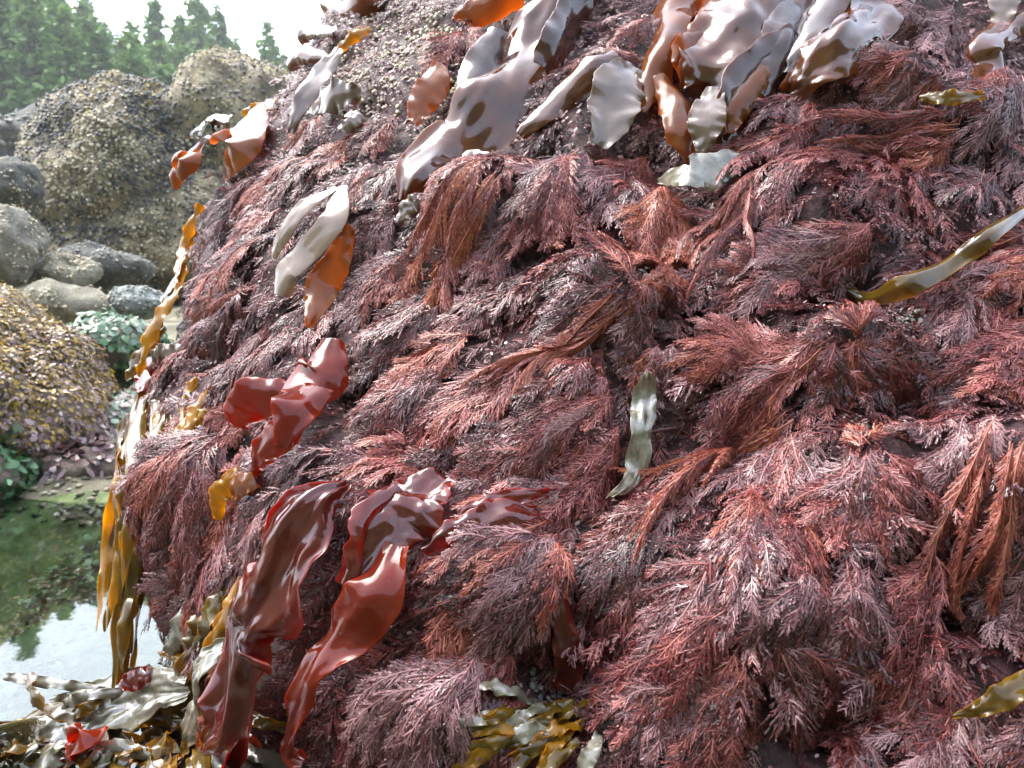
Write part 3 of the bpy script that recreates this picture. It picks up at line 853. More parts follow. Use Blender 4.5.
# ------------------------------------------------------------------ blades of kelp and other smooth seaweeds
def blade_mesh(name, pts, mat, parent=None, arc=0.0, ruffle=.003, freq=9, nu=48, nv=17, thick=.0005, roll=0.0, origin=None, edge=.12, face=.55, split=False, und=.004, wmul=1.3, crumple=0.0):
    """pts: (px, py, lift, half width in px[, roll deg][, arc deg])"""
    C, HW, RO, AR, NO = [], [], [], [], []
    for q in pts:
        p, n, d = hit(q[0], q[1])
        tc = nrm(CAM - p)
        n = nrm(n * (1 - face) + tc * face)
        C.append(p + n * q[2]); HW.append(q[3] * d / F); NO.append(n)
        RO.append(R(q[4]) if len(q) > 4 else R(roll)); AR.append(R(q[5]) if len(q) > 5 else R(arc))
    D = catmull(np.column_stack([C, HW, RO, AR, NO]), nu)
    P, hw, ro, ar, NN = D[:, :3], np.maximum(D[:, 3] * wmul, .0006), D[:, 4], D[:, 5], nrm(D[:, 6:9])
    for _ in range(2):
        NN[1:-1] = nrm(NN[:-2] + NN[1:-1] + NN[2:])
    T = nrm(np.gradient(P, axis=0)); NN = nrm(NN - T * np.sum(NN * T, 1, keepdims=True)); B = np.cross(T, NN)
    v = np.linspace(-1, 1, nv)[None]
    sd = rng.uniform(0, 100)
    ej = np.array([[1 + edge * noise.noise((i * .10 + sd, s * 7, 0)) + edge * .6 * noise.noise((i * .33 + sd, s * 9, 3)) for s in (-1, 1)] for i in range(nu)])
    wl = np.where(v < 0, ej[:, :1], ej[:, 1:])
    a2 = np.where(np.abs(ar) < .02, .02, ar)[:, None] / 2
    th = v * a2
    y = hw[:, None] * wl * np.sin(th) / a2
    z = -hw[:, None] * wl * (1 - np.cos(th)) / a2
    s = np.linspace(0, 1, nu)[:, None]
    ph = rng.uniform(0, 6, 4)
    z = z + ruffle * np.abs(v) ** 2.2 * (np.sin(freq * s * 2 + ph[0] + 1.3 * np.sign(v)) + .6 * np.sin(freq * s * 4.3 + ph[1] + v))
    und_ = np.array([[noise.noise((i * .055 + sd, j * .09, sd)) + .22 * noise.noise((i * .16 + sd, j * .26, sd + 5)) for j in range(nv)] for i in range(nu)])
    z = z + und * und_
    if crumple:
        z = z + crumple * np.array([[noise.noise((i * .20 + sd, j * .30, 9)) for j in range(nv)] for i in range(nu)])
    cr, sr = np.cos(ro)[:, None], np.sin(ro)[:, None]
    y, z = y * cr - z * sr, y * sr + z * cr
    V = P[:, None] + B[:, None] * y[..., None] + NN[:, None] * z[..., None]
    if split: pass
    o = mesh_np(name, V.reshape(-1, 3), grid_quads(nu, nv), mat, parent=parent, smooth=True, tint=(np.abs(v) ** 6 * np.ones((nu, 1)) * np.clip(ej.mean(1) - .72, .15, 1)[:, None] * 1.6).clip(0, 1).ravel(), origin=origin if origin is not None else P[0])
    md = o.modifiers.new('thickness', 'SOLIDIFY'); md.thickness = thick; md.offset = 0
    md2 = o.modifiers.new('smooth', 'SUBSURF'); md2.levels = 1; md2.render_levels = 1
    return o


def kelp(label, pts, mat, **kw):
    cat = kw.pop('cat', 'kelp'); name = kw.pop('name', 'kelp_blade'); grp = kw.pop('group', 'smooth kelp blades on the rock')
    o = blade_mesh(name, pts, KM[mat], **kw)
    return tag(o, label, cat, grp)


h1, h2, h3 = .03, .04, .05
kelp('big silver shining kelp blade draped down the upper middle of the rock', [(578, -14, h2, 14), (556, 25, h2, 22, 5), (530, 60, h2, 27, -8), (505, 100, h2, 29, 5), (478, 138, h2, 26, -10), (446, 166, h2, 23, 5), (425, 190, h1, 17, 15), (410, 208, h1, 5, 20)], 'brown', ruffle=.005, und=.018, arc=60, nu=72, nv=25, wmul=1.5)
kelp('dark brown kelp strap with a pale stripe hanging right of the big silver blade', [(592, -18, h2, 14, 30), (577, 20, h2, 16, 40), (562, 55, h2, 15, 50), (546, 78, h1, 8, 40)], 'dark', arc=70)
kelp('brown curled kelp fold between the silver blade and the white panel blade', [(618, 62, h2, 6), (590, 72, h3, 17, -40, 120), (560, 92, h2, 21, -50, 150), (538, 118, h1, 14, -40, 120), (522, 140, h1, 4)], 'brown', arc=110, face=.8, und=.008)
kelp('white shining panel shaped kelp blade with a torn right edge', [(632, 72, h1, 8), (616, 95, h2, 20, 5), (606, 122, h2, 18, -5), (595, 153, h1, 8)], 'pale', edge=.25, und=.008)
kelp('brown kelp fold hanging like cloth left of the widest silver blade', [(690, -5, h2, 16, -20), (668, 18, h3, 20, -35, 100), (658, 50, h3, 19, -30, 140), (650, 82, h2, 15, -20, 110), (638, 114, h1, 7)], 'amber', arc=110, face=.8, und=.008)
kelp('brown looped kelp tip below the cloth like fold', [(655, 82, h2, 8, 10), (676, 104, h3, 14, 30, 120), (684, 132, h3, 14, 20, 120), (692, 166, h1, 4)], 'amber', arc=100, face=.8, und=.008)
kelp('widest silver kelp blade at the top, right of the brown folds', [(812, -22, h2, 30), (778, 14, h3, 40, 6), (738, 50, h3, 40, -6), (706, 80, h2, 26, 5), (686, 98, h1, 7)], 'brown', edge=.3, und=.026, arc=40, nu=72, nv=25)
kelp('dark brown underside fold beneath the widest silver blade', [(800, 42, h1, 14, 30), (762, 78, h2, 22, 45, 80), (735, 112, h2, 19, 40, 80), (720, 152, h1, 5)], 'dark', arc=70, face=.8, und=.008)
kelp('dark brown rippled kelp strap left of the right hand silver blade', [(800, -12, h2, 12, 20), (790, 30, h3, 17, 35, 90), (776, 66, h3, 15, 30, 90), (762, 100, h2, 5)], 'dark', arc=80, face=.8, und=.010)
kelp('amber kelp frill along the left border of the widest silver blade', [(722, -10, h2, 8, 20), (706, 22, .06, 16, -20, 120), (692, 52, .06, 16, 25, 130), (676, 74, h3, 6)], 'amber', arc=120, face=.85, und=.008, ruffle=.006)
kelp('amber kelp fold rising over the right end of the widest silver blade', [(770, 62, h3, 6), (752, 84, .055, 13, -20, 120), (736, 112, h3, 12, 10, 100), (728, 136, h2, 4)], 'amber', arc=110, face=.85, ruffle=.005)
kelp('dark brown kelp flap hanging below the silver blade on its left side', [(500, 34, h2, 8), (484, 70, h2, 14, 10), (476, 104, h2, 13, 20), (462, 132, h1, 5)], 'dark', arc=60, face=.7)
kelp('small blade with a bluish sheen under the widest silver blade', [(716, 104, h3, 6), (706, 130, .055, 14, -5), (702, 162, h3, 5)], 'pale')
kelp('right hand silver kelp blade with a brown rolled edge', [(892, -16, h2, 20), (860, 26, h3, 28, 0), (828, 62, h3, 25, -12, 70), (802, 86, h2, 15, -15, 70), (782, 100, h1, 4)], 'brown', arc=60, und=.024, nu=64, nv=23)
kelp('dark kelp strap between the two widest silver blades', [(838, -24, h2, 16, -20), (818, 18, h2, 18, -30), (800, 58, h2, 12, -25), (790, 80, h1, 5)], 'dark', arc=60)
kelp('brown kelp curl with white glints in the upper right corner', [(1045, 18, h2, 9), (1008, 28, h3, 13, -30), (984, 50, h3, 13, 10), (990, 72, h2, 14, 20), (970, 94, h1, 5)], 'brown', arc=110, face=.8, und=.008)
kelp('grey kelp strap coming down from the top right edge', [(1012, -20, h2, 12), (1004, 8, h3, 12), (994, 36, h2, 6)], 'pale', arc=30)
kelp('short brown kelp crumple on the top edge left of the silver blade', [(538, -6, h2, 8), (505, 6, h3, 15, 20), (475, 12, h3, 14, -20), (454, 20, h2, 4)], 'amber', arc=120, face=.8, und=.008)
kelp('dark kelp strap on the top edge above the silver blade', [(552, -14, h2, 8, 30), (545, 12, h2, 10, 30), (535, 36, h1, 5)], 'dark', arc=60)
kelp('brown rolled kelp curl standing on the top left edge', [(392, -16, h1, 9), (365, 2, h2, 18, -20), (342, 14, h2, 17, 10), (324, 6, h2, 8)], 'amber', arc=170, face=.8, und=.008)
kelp('upper round grey brown kelp curl on the left skyline of the rock', [(338, 38, h1, 5), (320, 34, h2, 10, -20), (309, 42, h2, 8)], 'brown', arc=150)
kelp('lower round grey brown kelp curl on the left skyline of the rock', [(330, 62, h1, 6), (312, 62, h2, 10), (298, 70, h2, 7)], 'brown', arc=150)
kelp('long narrow pale kelp strap on the upper left of the rock', [(348, 54, h2, 4), (331, 75, h2, 7), (316, 98, h2, 8), (304, 120, h2, 6), (296, 140, h1, 2)], 'pale', arc=30)
kelp('grey ruffled kelp scrap beside the long pale strap', [(366, 98, h1, 5), (342, 106, h2, 14), (318, 114, h1, 7)], 'pale', arc=40, ruffle=.006)
kelp('small grey folded scrap below the ruffled scrap', [(350, 118, h1, 5), (356, 130, h2, 8), (345, 138, h1, 5)], 'pale', arc=90)
kelp('tan translucent kelp blade facing out on the upper left edge', [(268, 118, h2, 8), (255, 140, h3, 20), (246, 160, h3, 20), (234, 178, h2, 8)], 'amber', face=.5, arc=40)
kelp('pinkish brown curled kelp on the left edge below the tan blade', [(212, 146, h1, 8), (199, 164, h2, 14), (190, 184, h2, 11), (186, 196, h1, 3)], 'amber', face=.4, arc=120)
kelp('small grey white kelp flap left of the tan blade', [(240, 128, h2, 5), (220, 130, h2, 8), (204, 140, h2, 6)], 'pale', arc=60)
kelp('yellow orange kelp tip above the tan blade', [(282, 110, h1, 5), (268, 116, h2, 7), (254, 120, h2, 3)], 'yellow', arc=60)
kelp('small tan kelp tongue left of the big silver blade', [(442, 72, h1, 5), (434, 94, h2, 13), (423, 118, h2, 10), (415, 132, h1, 3)], 'amber', arc=30)
kelp('brown curled tip tucked under the lower lobe of the silver blade', [(494, 165, h1, 5), (472, 172, h2, 10), (452, 188, h1, 6)], 'brown', arc=150)
kelp('little pale kelp tag below the lower lobe of the silver blade', [(432, 204, h1, 5), (416, 214, h2, 8), (404, 230, h1, 4)], 'pale', arc=70)
fold = empty('folded_kelp', hit(348, 208)[0])
tag(fold, 'folded kelp with two white arms and a tan underside, left of centre', 'kelp', 'smooth kelp blades on the rock')
blade_mesh('broad_arm', [(350, 210, h2, 10), (343, 235, h3, 13), (327, 265, .055, 14), (308, 292, .055, 14), (291, 309, h3, 12.5, 0, 200)], KM['tan'], parent=fold, arc=25, origin=fold.location, ruffle=.001, und=.002, face=0, wmul=1.0)
blade_mesh('slim_arm', [(344, 210, h2, 4), (322, 224, h3, 9), (301, 248, h3, 8), (286, 270, h2, 4)], KM['tan'], parent=fold, arc=40, origin=fold.location, ruffle=.001, und=.002, face=0, wmul=1.0)
blade_mesh('tan_underside', [(352, 228, h2, 6), (342, 256, .04, 12), (326, 290, .04, 17), (311, 334, h2, 3)], KM['amber'], parent=fold, arc=50, face=.8, wmul=1.0, origin=fold.location)
rb = empty('red_blade_cluster', hit(330, 360)[0])
tag(rb, 'glossy red orange blade cluster with rounded lobes, left of centre', 'seaweed', 'smooth red blades on the rock')
blade_mesh('main_lobe', [(338, 346, h1, 8), (326, 372, h3, 21, -10), (312, 400, h3, 23, -15), (296, 425, h3, 18, 10), (290, 448, h2, 5)], KM['scarlet'], parent=rb, arc=60, origin=rb.location, und=.008)
blade_mesh('round_lobe', [(296, 405, h1, 10), (276, 414, h3, 20, 10), (258, 428, h3, 17, 20), (250, 438, h2, 6)], KM['scarlet'], parent=rb, arc=70, origin=rb.location, face=.4, und=.008)
blade_mesh('lower_lobe', [(305, 425, h1, 6), (290, 440, h2, 13), (275, 456, h2, 11), (268, 475, h1, 3)], KM['scarlet'], parent=rb, arc=50, origin=rb.location, und=.006)
big = empty('dark_red_blade', hit(370, 500)[0])
tag(big, 'big dark red wet blade with white glints in the lower left', 'seaweed', 'smooth red blades on the rock')
blade_mesh('broad_lobe', [(352, 496, h1, 9), (330, 525, .045, 28, 10), (310, 562, .05, 35, -8), (294, 604, .05, 37, 10), (282, 650, .05, 36, -10), (268, 698, .05, 31, 8), (254, 742, .05, 25, -5), (240, 790, h3, 18)], KM['red'], parent=big, arc=40, origin=big.location, ruffle=.004, und=.016, nu=90, nv=33, edge=.45, face=.05, wmul=1.15, crumple=.0016)
blade_mesh('side_lobe', [(450, 492, h1, 14, 0), (418, 518, h2, 30, -5), (388, 550, h3, 26, 10), (365, 585, h2, 10, 20)], KM['red'], parent=big, arc=40, origin=big.location, ruffle=.004, und=.012, edge=.4, face=.05, crumple=.0016, nu=64, nv=25)
blade_mesh('rolled_edge', [(392, 498, h2, 6), (366, 522, h3, 12, 50), (358, 556, h3, 12, 50), (362, 588, h2, 5)], KM['red'], parent=big, arc=150, origin=big.location)
kelp('scarlet ribbon winding down beside the big dark red blade', [(412, 556, h2, 10), (386, 588, .05, 23, -10), (358, 622, .055, 21, -20), (334, 656, .06, 14, -30), (314, 696, .065, 11, -40), (306, 738, .065, 10, -30), (300, 785, .06, 6)], 'scarlet', name='red_ribbon', cat='seaweed', group='smooth red blades on the rock', arc=50, und=.01, ruffle=.005)
kelp('pale pinkish red scraps with white shine right of the big dark red blade', [(536, 520, h1, 7), (498, 532, h2, 14, 10), (462, 545, h2, 11, -10), (430, 562, h1, 3)], 'red', name='red_scrap', cat='seaweed', group='smooth red blades on the rock', arc=50, und=.01, edge=.4)
kelp('small dark red blade hanging above the bottom rockweed', [(556, 596, h1, 6), (566, 636, h2, 11, 10), (573, 676, h2, 11, -15), (562, 704, h1, 4)], 'red', name='hanging_red_blade', cat='seaweed', group='smooth red blades on the rock', arc=60)
kelp('thin dark red scrap above the pale red scraps', [(545, 500, h1, 3), (515, 508, h2, 7, 20), (480, 522, h2, 6), (455, 535, h1, 2)], 'red', name='red_scrap', cat='seaweed', group='smooth red blades on the rock', arc=60)
kelp('bleached translucent blade lying between plumes right of centre', [(658, 374, h3, 4), (645, 404, .034, 12), (632, 440, .034, 12), (619, 478, .034, 9), (608, 512, h3, 3)], 'glass', name='bleached_blade', cat='seaweed', edge=.35, und=.003, arc=12, face=.25, wmul=1.0, crumple=.002)
kelp('olive translucent blade curving in from the right side', [(1040, 200, h2, 5), (990, 232, .075, 12, -25), (948, 260, .075, 12, -30), (908, 288, .065, 16, -10), (872, 300, h2, 10, 10), (842, 286, h1, 1.5)], 'olive', name='olive_blade', cat='seaweed', group='olive blades on the rock', arc=90, face=.9, wmul=.8)
kelp('olive blade tip poking in at the lower right side', [(1045, 684, h3, 9), (1005, 694, h3, 10, -20), (976, 704, h3, 6), (946, 716, h2, 1.5)], 'olive', name='olive_blade', cat='seaweed', group='olive blades on the rock', arc=60)
kelp('small bluish grey blade beside the pink edged plume in the upper right', [(744, 172, h3, 5), (714, 188, .06, 16, 8), (690, 198, .06, 12, -10), (668, 192, h3, 3)], 'glass', name='iridescent_blade', cat='seaweed', arc=30, edge=.3)
kelp('small olive scrap in the upper right below the rusty crown', [(975, 104, h1, 3), (945, 106, h2, 6), (918, 100, h1, 3)], 'olive', name='olive_blade', cat='seaweed', group='olive blades on the rock', arc=60)
kelp('yellow green blade on the left, under the pink tinged plume', [(256, 470, h1, 4), (240, 485, h2, 8), (228, 500, h2, 8), (226, 520, h1, 3)], 'yellow', name='olive_blade', cat='seaweed', group='olive blades on the rock', arc=50)
kelp('peach coloured scrap under the red orange blade cluster', [(272, 478, h2, 6), (255, 490, h2, 10), (240, 496, h2, 4)], 'amber', name='red_scrap', cat='seaweed', group='smooth red blades on the rock', arc=60)
kelp('yellow blade at the top left edge beside the rolled curls', [(372, 34, h1, 3), (358, 44, h2, 5), (344, 56, h1, 3)], 'yellow', name='olive_blade', cat='seaweed', group='olive blades on the rock', arc=60)
kelp('grey red flap on the left edge over the hanging rockweed', [(190, 352, h1, 5), (176, 358, h2, 8), (162, 360, h1, 4)], 'pale', name='red_scrap', cat='seaweed', arc=60)
kelp('small orange red blade on the left edge between rockweed strands', [(172, 360, h1, 5), (160, 378, h2, 9), (150, 396, h1, 4)], 'scarlet', name='red_scrap', cat='seaweed', group='smooth red blades on the rock', arc=60)


def weed_clump(label, strands, mats, grp='olive rockweed clumps', **kw):
    p0 = hit(strands[0][0][0], strands[0][0][1])[0]
    root = empty('rockweed_clump', p0)
    tag(root, label, 'rockweed', grp)
    for k, pts in enumerate(strands):
        blade_mesh('frond', pts, KM[mats[k % len(mats)]], parent=root, origin=p0, nu=30, nv=7, arc=rng.uniform(20, 110), ruffle=.004, freq=6 + 6 * rng.random(), edge=.3, **kw)
    return root


# curtain over the pool along the left edge
st = []
for x0, y0, x1, y1, w in [(146, 395, 130, 590, 5.5), (136, 415, 124, 560, 5), (162, 410, 146, 570, 5.5), (146, 430, 120, 640, 5), (150, 390, 112, 690, 7), (142, 400, 122, 640, 7), (160, 400, 132, 690, 6), (170, 420, 150, 600, 7), (152, 430, 118, 600, 6), (185, 430, 160, 560, 6),
                          (165, 440, 140, 680, 5), (140, 420, 108, 650, 5), (148, 560, 126, 676, 5)]:
  for rep_ in range(2):
    j = rng.normal(0, 4, 4); w = w * .98; x0 += rng.normal(0, 4); x1 += rng.normal(0, 5); y1 += rng.normal(0, 18)
    st.append([(x0, y0, .012, w * .6, rng.uniform(-30, 30)), (x0 * .7 + x1 * .3 - 4 + j[0], y0 * .7 + y1 * .3, .015, w * 1.1, rng.uniform(-40, 40)),
               (x0 * .4 + x1 * .6 - 3 + j[1], y0 * .4 + y1 * .6, .012, w, rng.uniform(-40, 40)), (x1, y1, .01, 1.2, 0)])
weed_clump('olive yellow rockweed curtain hanging down the left edge over the pool', st, ['olive', 'yellow', 'olive'])
st = [[(x0, y0, .012, 3, 0), ((x0 + x1) / 2 - 6, (y0 + y1) / 2, .016, w, rng.uniform(-30, 30)), (x1, y1, .012, 2, 0)]
      for x0, y0, x1, y1, w in [(205, 205, 185, 290, 5), (195, 250, 160, 345, 5), (185, 285, 142, 380, 6), (170, 330, 132, 385, 6), (200, 230, 178, 300, 4)]]
weed_clump('narrow yellow rockweed strap running down the upper left edge', st, ['yellow', 'olive'])
st = [[(x0, y0, .014, 3, 0), ((x0 + x1) / 2 - 3, (y0 + y1) / 2, .02, w, rng.uniform(-30, 30)), (x1, y1, .012, 2, 0)]
      for x0, y0, x1, y1, w in [(225, 382, 188, 440, 7), (215, 395, 178, 455, 6), (200, 380, 185, 430, 5), (222, 400, 200, 430, 6)]]
weed_clump('bright yellow rockweed sprig between plum tufts at the left edge', st, ['yellow'])
st = []
for k in range(13):
    x0 = rng.uniform(205, 270); y0 = rng.uniform(575, 630)
    x1 = x0 - rng.uniform(10, 45); y1 = y0 + rng.uniform(60, 110)
    st.append([(x0, y0, .02, 3, 0), ((x0 + x1) / 2 + rng.normal(0, 5), (y0 + y1) / 2, .035, rng.uniform(7, 12), rng.uniform(-40, 40)), (x1, y1, .02, 3, 0)])
weed_clump('olive rockweed clump tucked between the dark drooping plume and the big dark red blade', st, ['olive', 'olive', 'yellow', 'glass'])
for lab, cx, cy, sx, sy, n, mm in [
        ('glossy olive rockweed heap on the ledge below the big dark red blade', 212, 712, 40, 34, 34, ['olive', 'yellow', 'olive', 'olive', 'glass']),
        ('silvery wet rockweed fan on top of the low ledge', 125, 712, 42, 14, 24, ['glass', 'pale', 'glass', 'olive']),
        ('dark olive rockweed heap in the bottom left corner', 45, 755, 46, 18, 26, ['olive', 'glass', 'olive', 'dark']),
        ('mixed olive and white rockweed heap at the bottom of the ledge', 140, 762, 46, 16, 26, ['olive', 'glass', 'yellow'])]:
    st = []
    for k in range(n):
        x0 = cx + rng.uniform(-sx, sx); y0 = cy + rng.uniform(-sy, sy) - 8
        a = rng.normal(2.2, .8); l = rng.uniform(50, 100)
        x1 = x0 + l * math.cos(a); y1 = y0 + l * math.sin(a) * .7
        st.append([(x0, y0, .008, 3, 0), ((x0 + x1) / 2 + rng.normal(0, 4), (y0 + y1) / 2, .026, rng.uniform(4, 8), rng.uniform(-35, 35)), (x1, y1, .012, 3, 0)])
    weed_clump(lab, st, mm)
kelp('broad wet blade shining white along the crest of the low ledge', [(22, 742, .022, 8), (70, 728, .03, 15, 5), (118, 708, .034, 22, -5), (165, 694, .034, 22, 5), (212, 684, .028, 9)], 'glass', name='wet_blade', cat='seaweed', face=0, und=.010, edge=.35, crumple=.003, nu=72, nv=29)
kelp('second wet white blade in the bottom left corner of the ledge', [(-20, 760, .022, 10), (25, 757, .03, 14, 5), (70, 752, .03, 16, -5), (105, 742, .028, 7)], 'glass', name='wet_blade', cat='seaweed', face=0, und=.008, edge=.35, crumple=.003, nu=60, nv=25)
kelp('white glinting blade between the ledge and the big dark red blade', [(262, 640, .03, 5), (246, 668, .045, 13, 5), (236, 700, .045, 14, -5), (222, 732, .04, 8)], 'glass', name='wet_blade', cat='seaweed', face=0, und=.008, edge=.35, crumple=.003)
kelp('round reddish blade lying on the ledge at the bottom left', [(112, 752, h2, 8), (95, 760, h3, 14), (78, 772, h2, 9)], 'scarlet', name='red_scrap', cat='seaweed', group='smooth red blades on the rock', arc=60)
kelp('small red blade on the ledge under the hanging rockweed curtain', [(172, 672, h2, 5), (158, 680, h3, 9), (140, 688, h2, 4)], 'red', name='red_scrap', cat='seaweed', group='smooth red blades on the rock', arc=60)
st = []
for k in range(24):
    x0 = rng.uniform(520, 605); y0 = rng.uniform(705, 745)
    a = rng.normal(2.5, .6); l = rng.uniform(60, 110)
    x1 = x0 + l * math.cos(a); y1 = y0 + l * math.sin(a) * .6
    st.append([(x0, y0, .015, 3, 0), ((x0 + x1) / 2, (y0 + y1) / 2 - 3, .03, rng.uniform(4.5, 7), rng.uniform(-30, 30)), (x1, y1, .02, 2, 0)])
weed_clump('olive rockweed clump at the bottom edge below the small hanging red blade', st, ['olive', 'olive', 'yellow', 'glass'])


# ------------------------------------------------------------------ crusts and barnacles on the upper rock (uncountable)
ICO_V = []
ph_ = (1 + 5 ** .5) / 2
for a, b in ((1, ph_), (-1, ph_), (1, -ph_), (-1, -ph_)):
    ICO_V += [(0, a, b), (a, b, 0), (b, 0, a)]
ICO_V = nrm(np.array(ICO_V))
_fs = []
for i in range(12):
    for j in range(i + 1, 12):
        for k in range(j + 1, 12):
            if all(np.linalg.norm(ICO_V[p] - ICO_V[q]) < 1.1 for p, q in ((i, j), (j, k), (i, k))):
                n_ = np.cross(ICO_V[j] - ICO_V[i], ICO_V[k] - ICO_V[i])
                _fs.append((i, j, k) if n_ @ ICO_V[i] > 0 else (i, k, j))
ICO_F = np.array(_fs)


def knobs(name, P, NN, size, mat, parent=None, flat=.6, label=None, cat=None, jit=.35, origin=None):
    n = len(P)
    s = size * rng.uniform(.45, 1.25, n)
    sh = ICO_V[None] * rng.uniform(1 - jit, 1 + jit, (n, 12, 1)) * s[:, None, None]
    NN = nrm(NN)
    proj_ = np.sum(sh * NN[:, None], -1, keepdims=True)
    sh = sh - NN[:, None] * proj_ * (1 - flat)
    V = (P[:, None] + sh).reshape(-1, 3)
    T = (np.arange(n)[:, None, None] * 12 + ICO_F[None]).reshape(-1, 3)
    o = mesh_np(name, V, None, mat, T=T, tint=np.repeat(np.clip(rng.normal(.5, .25, n), 0, 1), 12), parent=parent, origin=origin)
    o['kind'] = 'stuff'
    if label: tag(o, label, cat)
    return o


def flakes(P, NN, L, W, lift=.5, up=None):
    """small bent leaves standing on points; returns verts, quads, tint"""
    n = len(P)
    NN = nrm(NN)
    r = nrm(rng.normal(0, 1, (n, 3)) + (0 if up is None else np.array(up)))
    t = nrm(r - NN * np.sum(r * NN, 1, keepdims=True)); b = np.cross(NN, t)
    l = L * rng.uniform(.5, 1.3, n); w = W * rng.uniform(.6, 1.3, n); h = lift * rng.uniform(.2, 1.4, n)
    rows = []
    for u, ww in ((0, .45), (.5, 1.0), (1.0, .5)):
        c = P + t * (l * u)[:, None] + NN * (l * (h * u - .45 * h * u * u))[:, None]
        rows.append(c + b * (w * ww)[:, None]); rows.append(c - b * (w * ww)[:, None] + NN * (w * rng.normal(0, .35, n))[:, None])
    V = np.stack(rows, 1).reshape(-1, 3)
    base = np.arange(n)[:, None] * 6
    Q = np.concatenate([base + np.array([0, 1, 3, 2]), base + np.array([2, 3, 5, 4])])
    return V, Q, np.repeat(np.clip(rng.normal(.5, .24, n), 0, 1), 6)


M_pinkcrust = flake_mat('coralline_pink', (.10, .04, .04), (.24, .115, .115), (.40, .27, .26), rough=.5, trans=.05, nscale=14)
M_creamb = flake_mat('barnacle_cream', (.18, .15, .09), (.42, .36, .24), (.62, .56, .42), rough=.6, trans=0, nscale=12)
M_greycr = flake_mat('crust_grey', (.07, .085, .075), (.20, .21, .18), (.40, .38, .32), rough=.6, trans=0, nscale=12)

idx = rng.choice(len(prob), 60000, p=prob)
pp = np.einsum('ij,ijk->ik', rng.dirichlet([1, 1, 1, 1], len(idx)), RV[RQ[idx]])
qx, qy, qd = proj(pp); nn_ = fn[idx]
topm = ((qy < 190) & (qx > 250) & (qx < 700)) | (qy < 70)
pn = np.array([fnoise(p, 22, 2) for p in pp])
sel = topm & (pn + rng.normal(0, .15, len(idx)) > -.12)
V, Q, T = flakes(pp[sel] + nn_[sel] * .003, nn_[sel], .0065, .0026, lift=1.1)
o = mesh_np('coralline_crust', V, Q, M_pinkcrust, tint=T)
tag(o, 'pink knobbly coralline crust covering the upper rock between the kelp blades', 'coralline algae', kind='stuff')
yb = ((qx - 395) / 75) ** 2 + ((qy - 70) / 70) ** 2 < 1
sel = yb & (pn + rng.normal(0, .15, len(idx)) < .12)
knobs('barnacles', pp[sel] + nn_[sel] * .004, nn_[sel], .0036, M_creamb, label='cream and yellowish barnacles crowding the bare upper left of the rock', cat='barnacles')
sp_ = np.zeros(len(idx), bool)
for (x, y, r) in [(640, 160, 22), (548, 155, 18), (560, 690, 34), (350, 395, 16), (655, 280, 20), (910, 330, 22), (520, 540, 14), (900, 415, 18), (200, 370, 12), (290, 180, 30),
                  (420, 470, 20), (330, 170, 25), (470, 720, 20), (870, 320, 16), (855, 430, 12), (240, 190, 20), (440, 130, 26)]:
    sp_ |= (qx - x) ** 2 + (qy - y) ** 2 < r * r
sel = sp_ & (rng.random(len(idx)) < .8)
knobs('crust_patches', pp[sel] + nn_[sel] * .003, nn_[sel], .0036, M_greycr, label='grey barnacle crust showing through gaps in the seaweed', cat='barnacles')
sel = (sp_ & (rng.random(len(idx)) < .5)) | (rng.random(len(idx)) < .16)
V, Q, T = flakes(pp[sel] + nn_[sel] * .008, nn_[sel], .0045, .0018, lift=1.0)
o = mesh_np('coralline_crust', V, Q, M_pinkcrust, tint=T)
tag(o, 'pink coralline specks in the small gaps between the lower plumes', 'coralline algae', kind='stuff')


# ------------------------------------------------------------------ ground, pool, hill
def terrain(x, y):
    z = np.interp(y, [-60, -16, -3.5, -2.6, -1, 1.9, 2.5, 3.2, 5, 9, 20, 34, 50, 70, 110, 400], [48, 12, .6, .2, -.22, -.25, .03, .14, .34, .5, 1.0, 2.2, 6, 12, 26, 60])  # rise behind the camera: unseen, added to darken reflections in the wet blades
    left = np.interp(x, [-40, -8, -2.6, -1.9], [.8, .3, .12, -.3])
    z = np.where((y < 2.6) & (y > -2), np.maximum(z, left), z)
    right = np.interp(x, [.9, 1.6, 10], [-.3, .25, .8])
    return np.where((y < 2.6) & (y > -2), np.maximum(z, right), z)


def axis(a, b, steps):
    return np.unique(np.concatenate([np.linspace(*s) for s in steps]))


gx = axis(0, 0, [(-300, -60, 14), (-60, -8, 40), (-8, 8, 140), (8, 60, 30), (60, 300, 14)])
gy = axis(0, 0, [(-200, -10, 20), (-10, 8, 150), (8, 40, 50), (40, 120, 40), (120, 400, 10)])
GX, GY = np.meshgrid(gx, gy, indexing='ij')
GZ = terrain(GX, GY)
for i in range(GX.shape[0]):
    for j in range(GX.shape[1]):
        a = .05 if abs(GX[i, j]) < 9 and GY[i, j] < 9 else .5
        GZ[i, j] += a * noise.fractal((GX[i, j] * 1.7, GY[i, j] * 1.7, 0), 1, 2, 4)
        if a < .1: GZ[i, j] += .05 * noise.fractal((GX[i, j] * 6, GY[i, j] * 6, 3), 1, 2, 3)
nearm = GY < 14
ground = mesh_np('ground', np.stack([GX, GY, GZ], -1).reshape(-1, 3), grid_quads(*GX.shape)[:, ::-1], M_ground, smooth=True)
ground['kind'] = 'structure'
ground.data.materials.append(M_hill)
M_bed = rock_mat('pool_bed', [(.35, (.03, .04, .012)), (.5, (.09, .13, .035)), (.65, (.20, .24, .09))], 7, bump=.6, bdist=.02)  # green of the bed also stands in for the weak green reflection
ground.data.materials.append(M_bed)
cy = np.stack([GX, GY], -1).reshape(-1, 2)
Qg = grid_quads(*GX.shape)
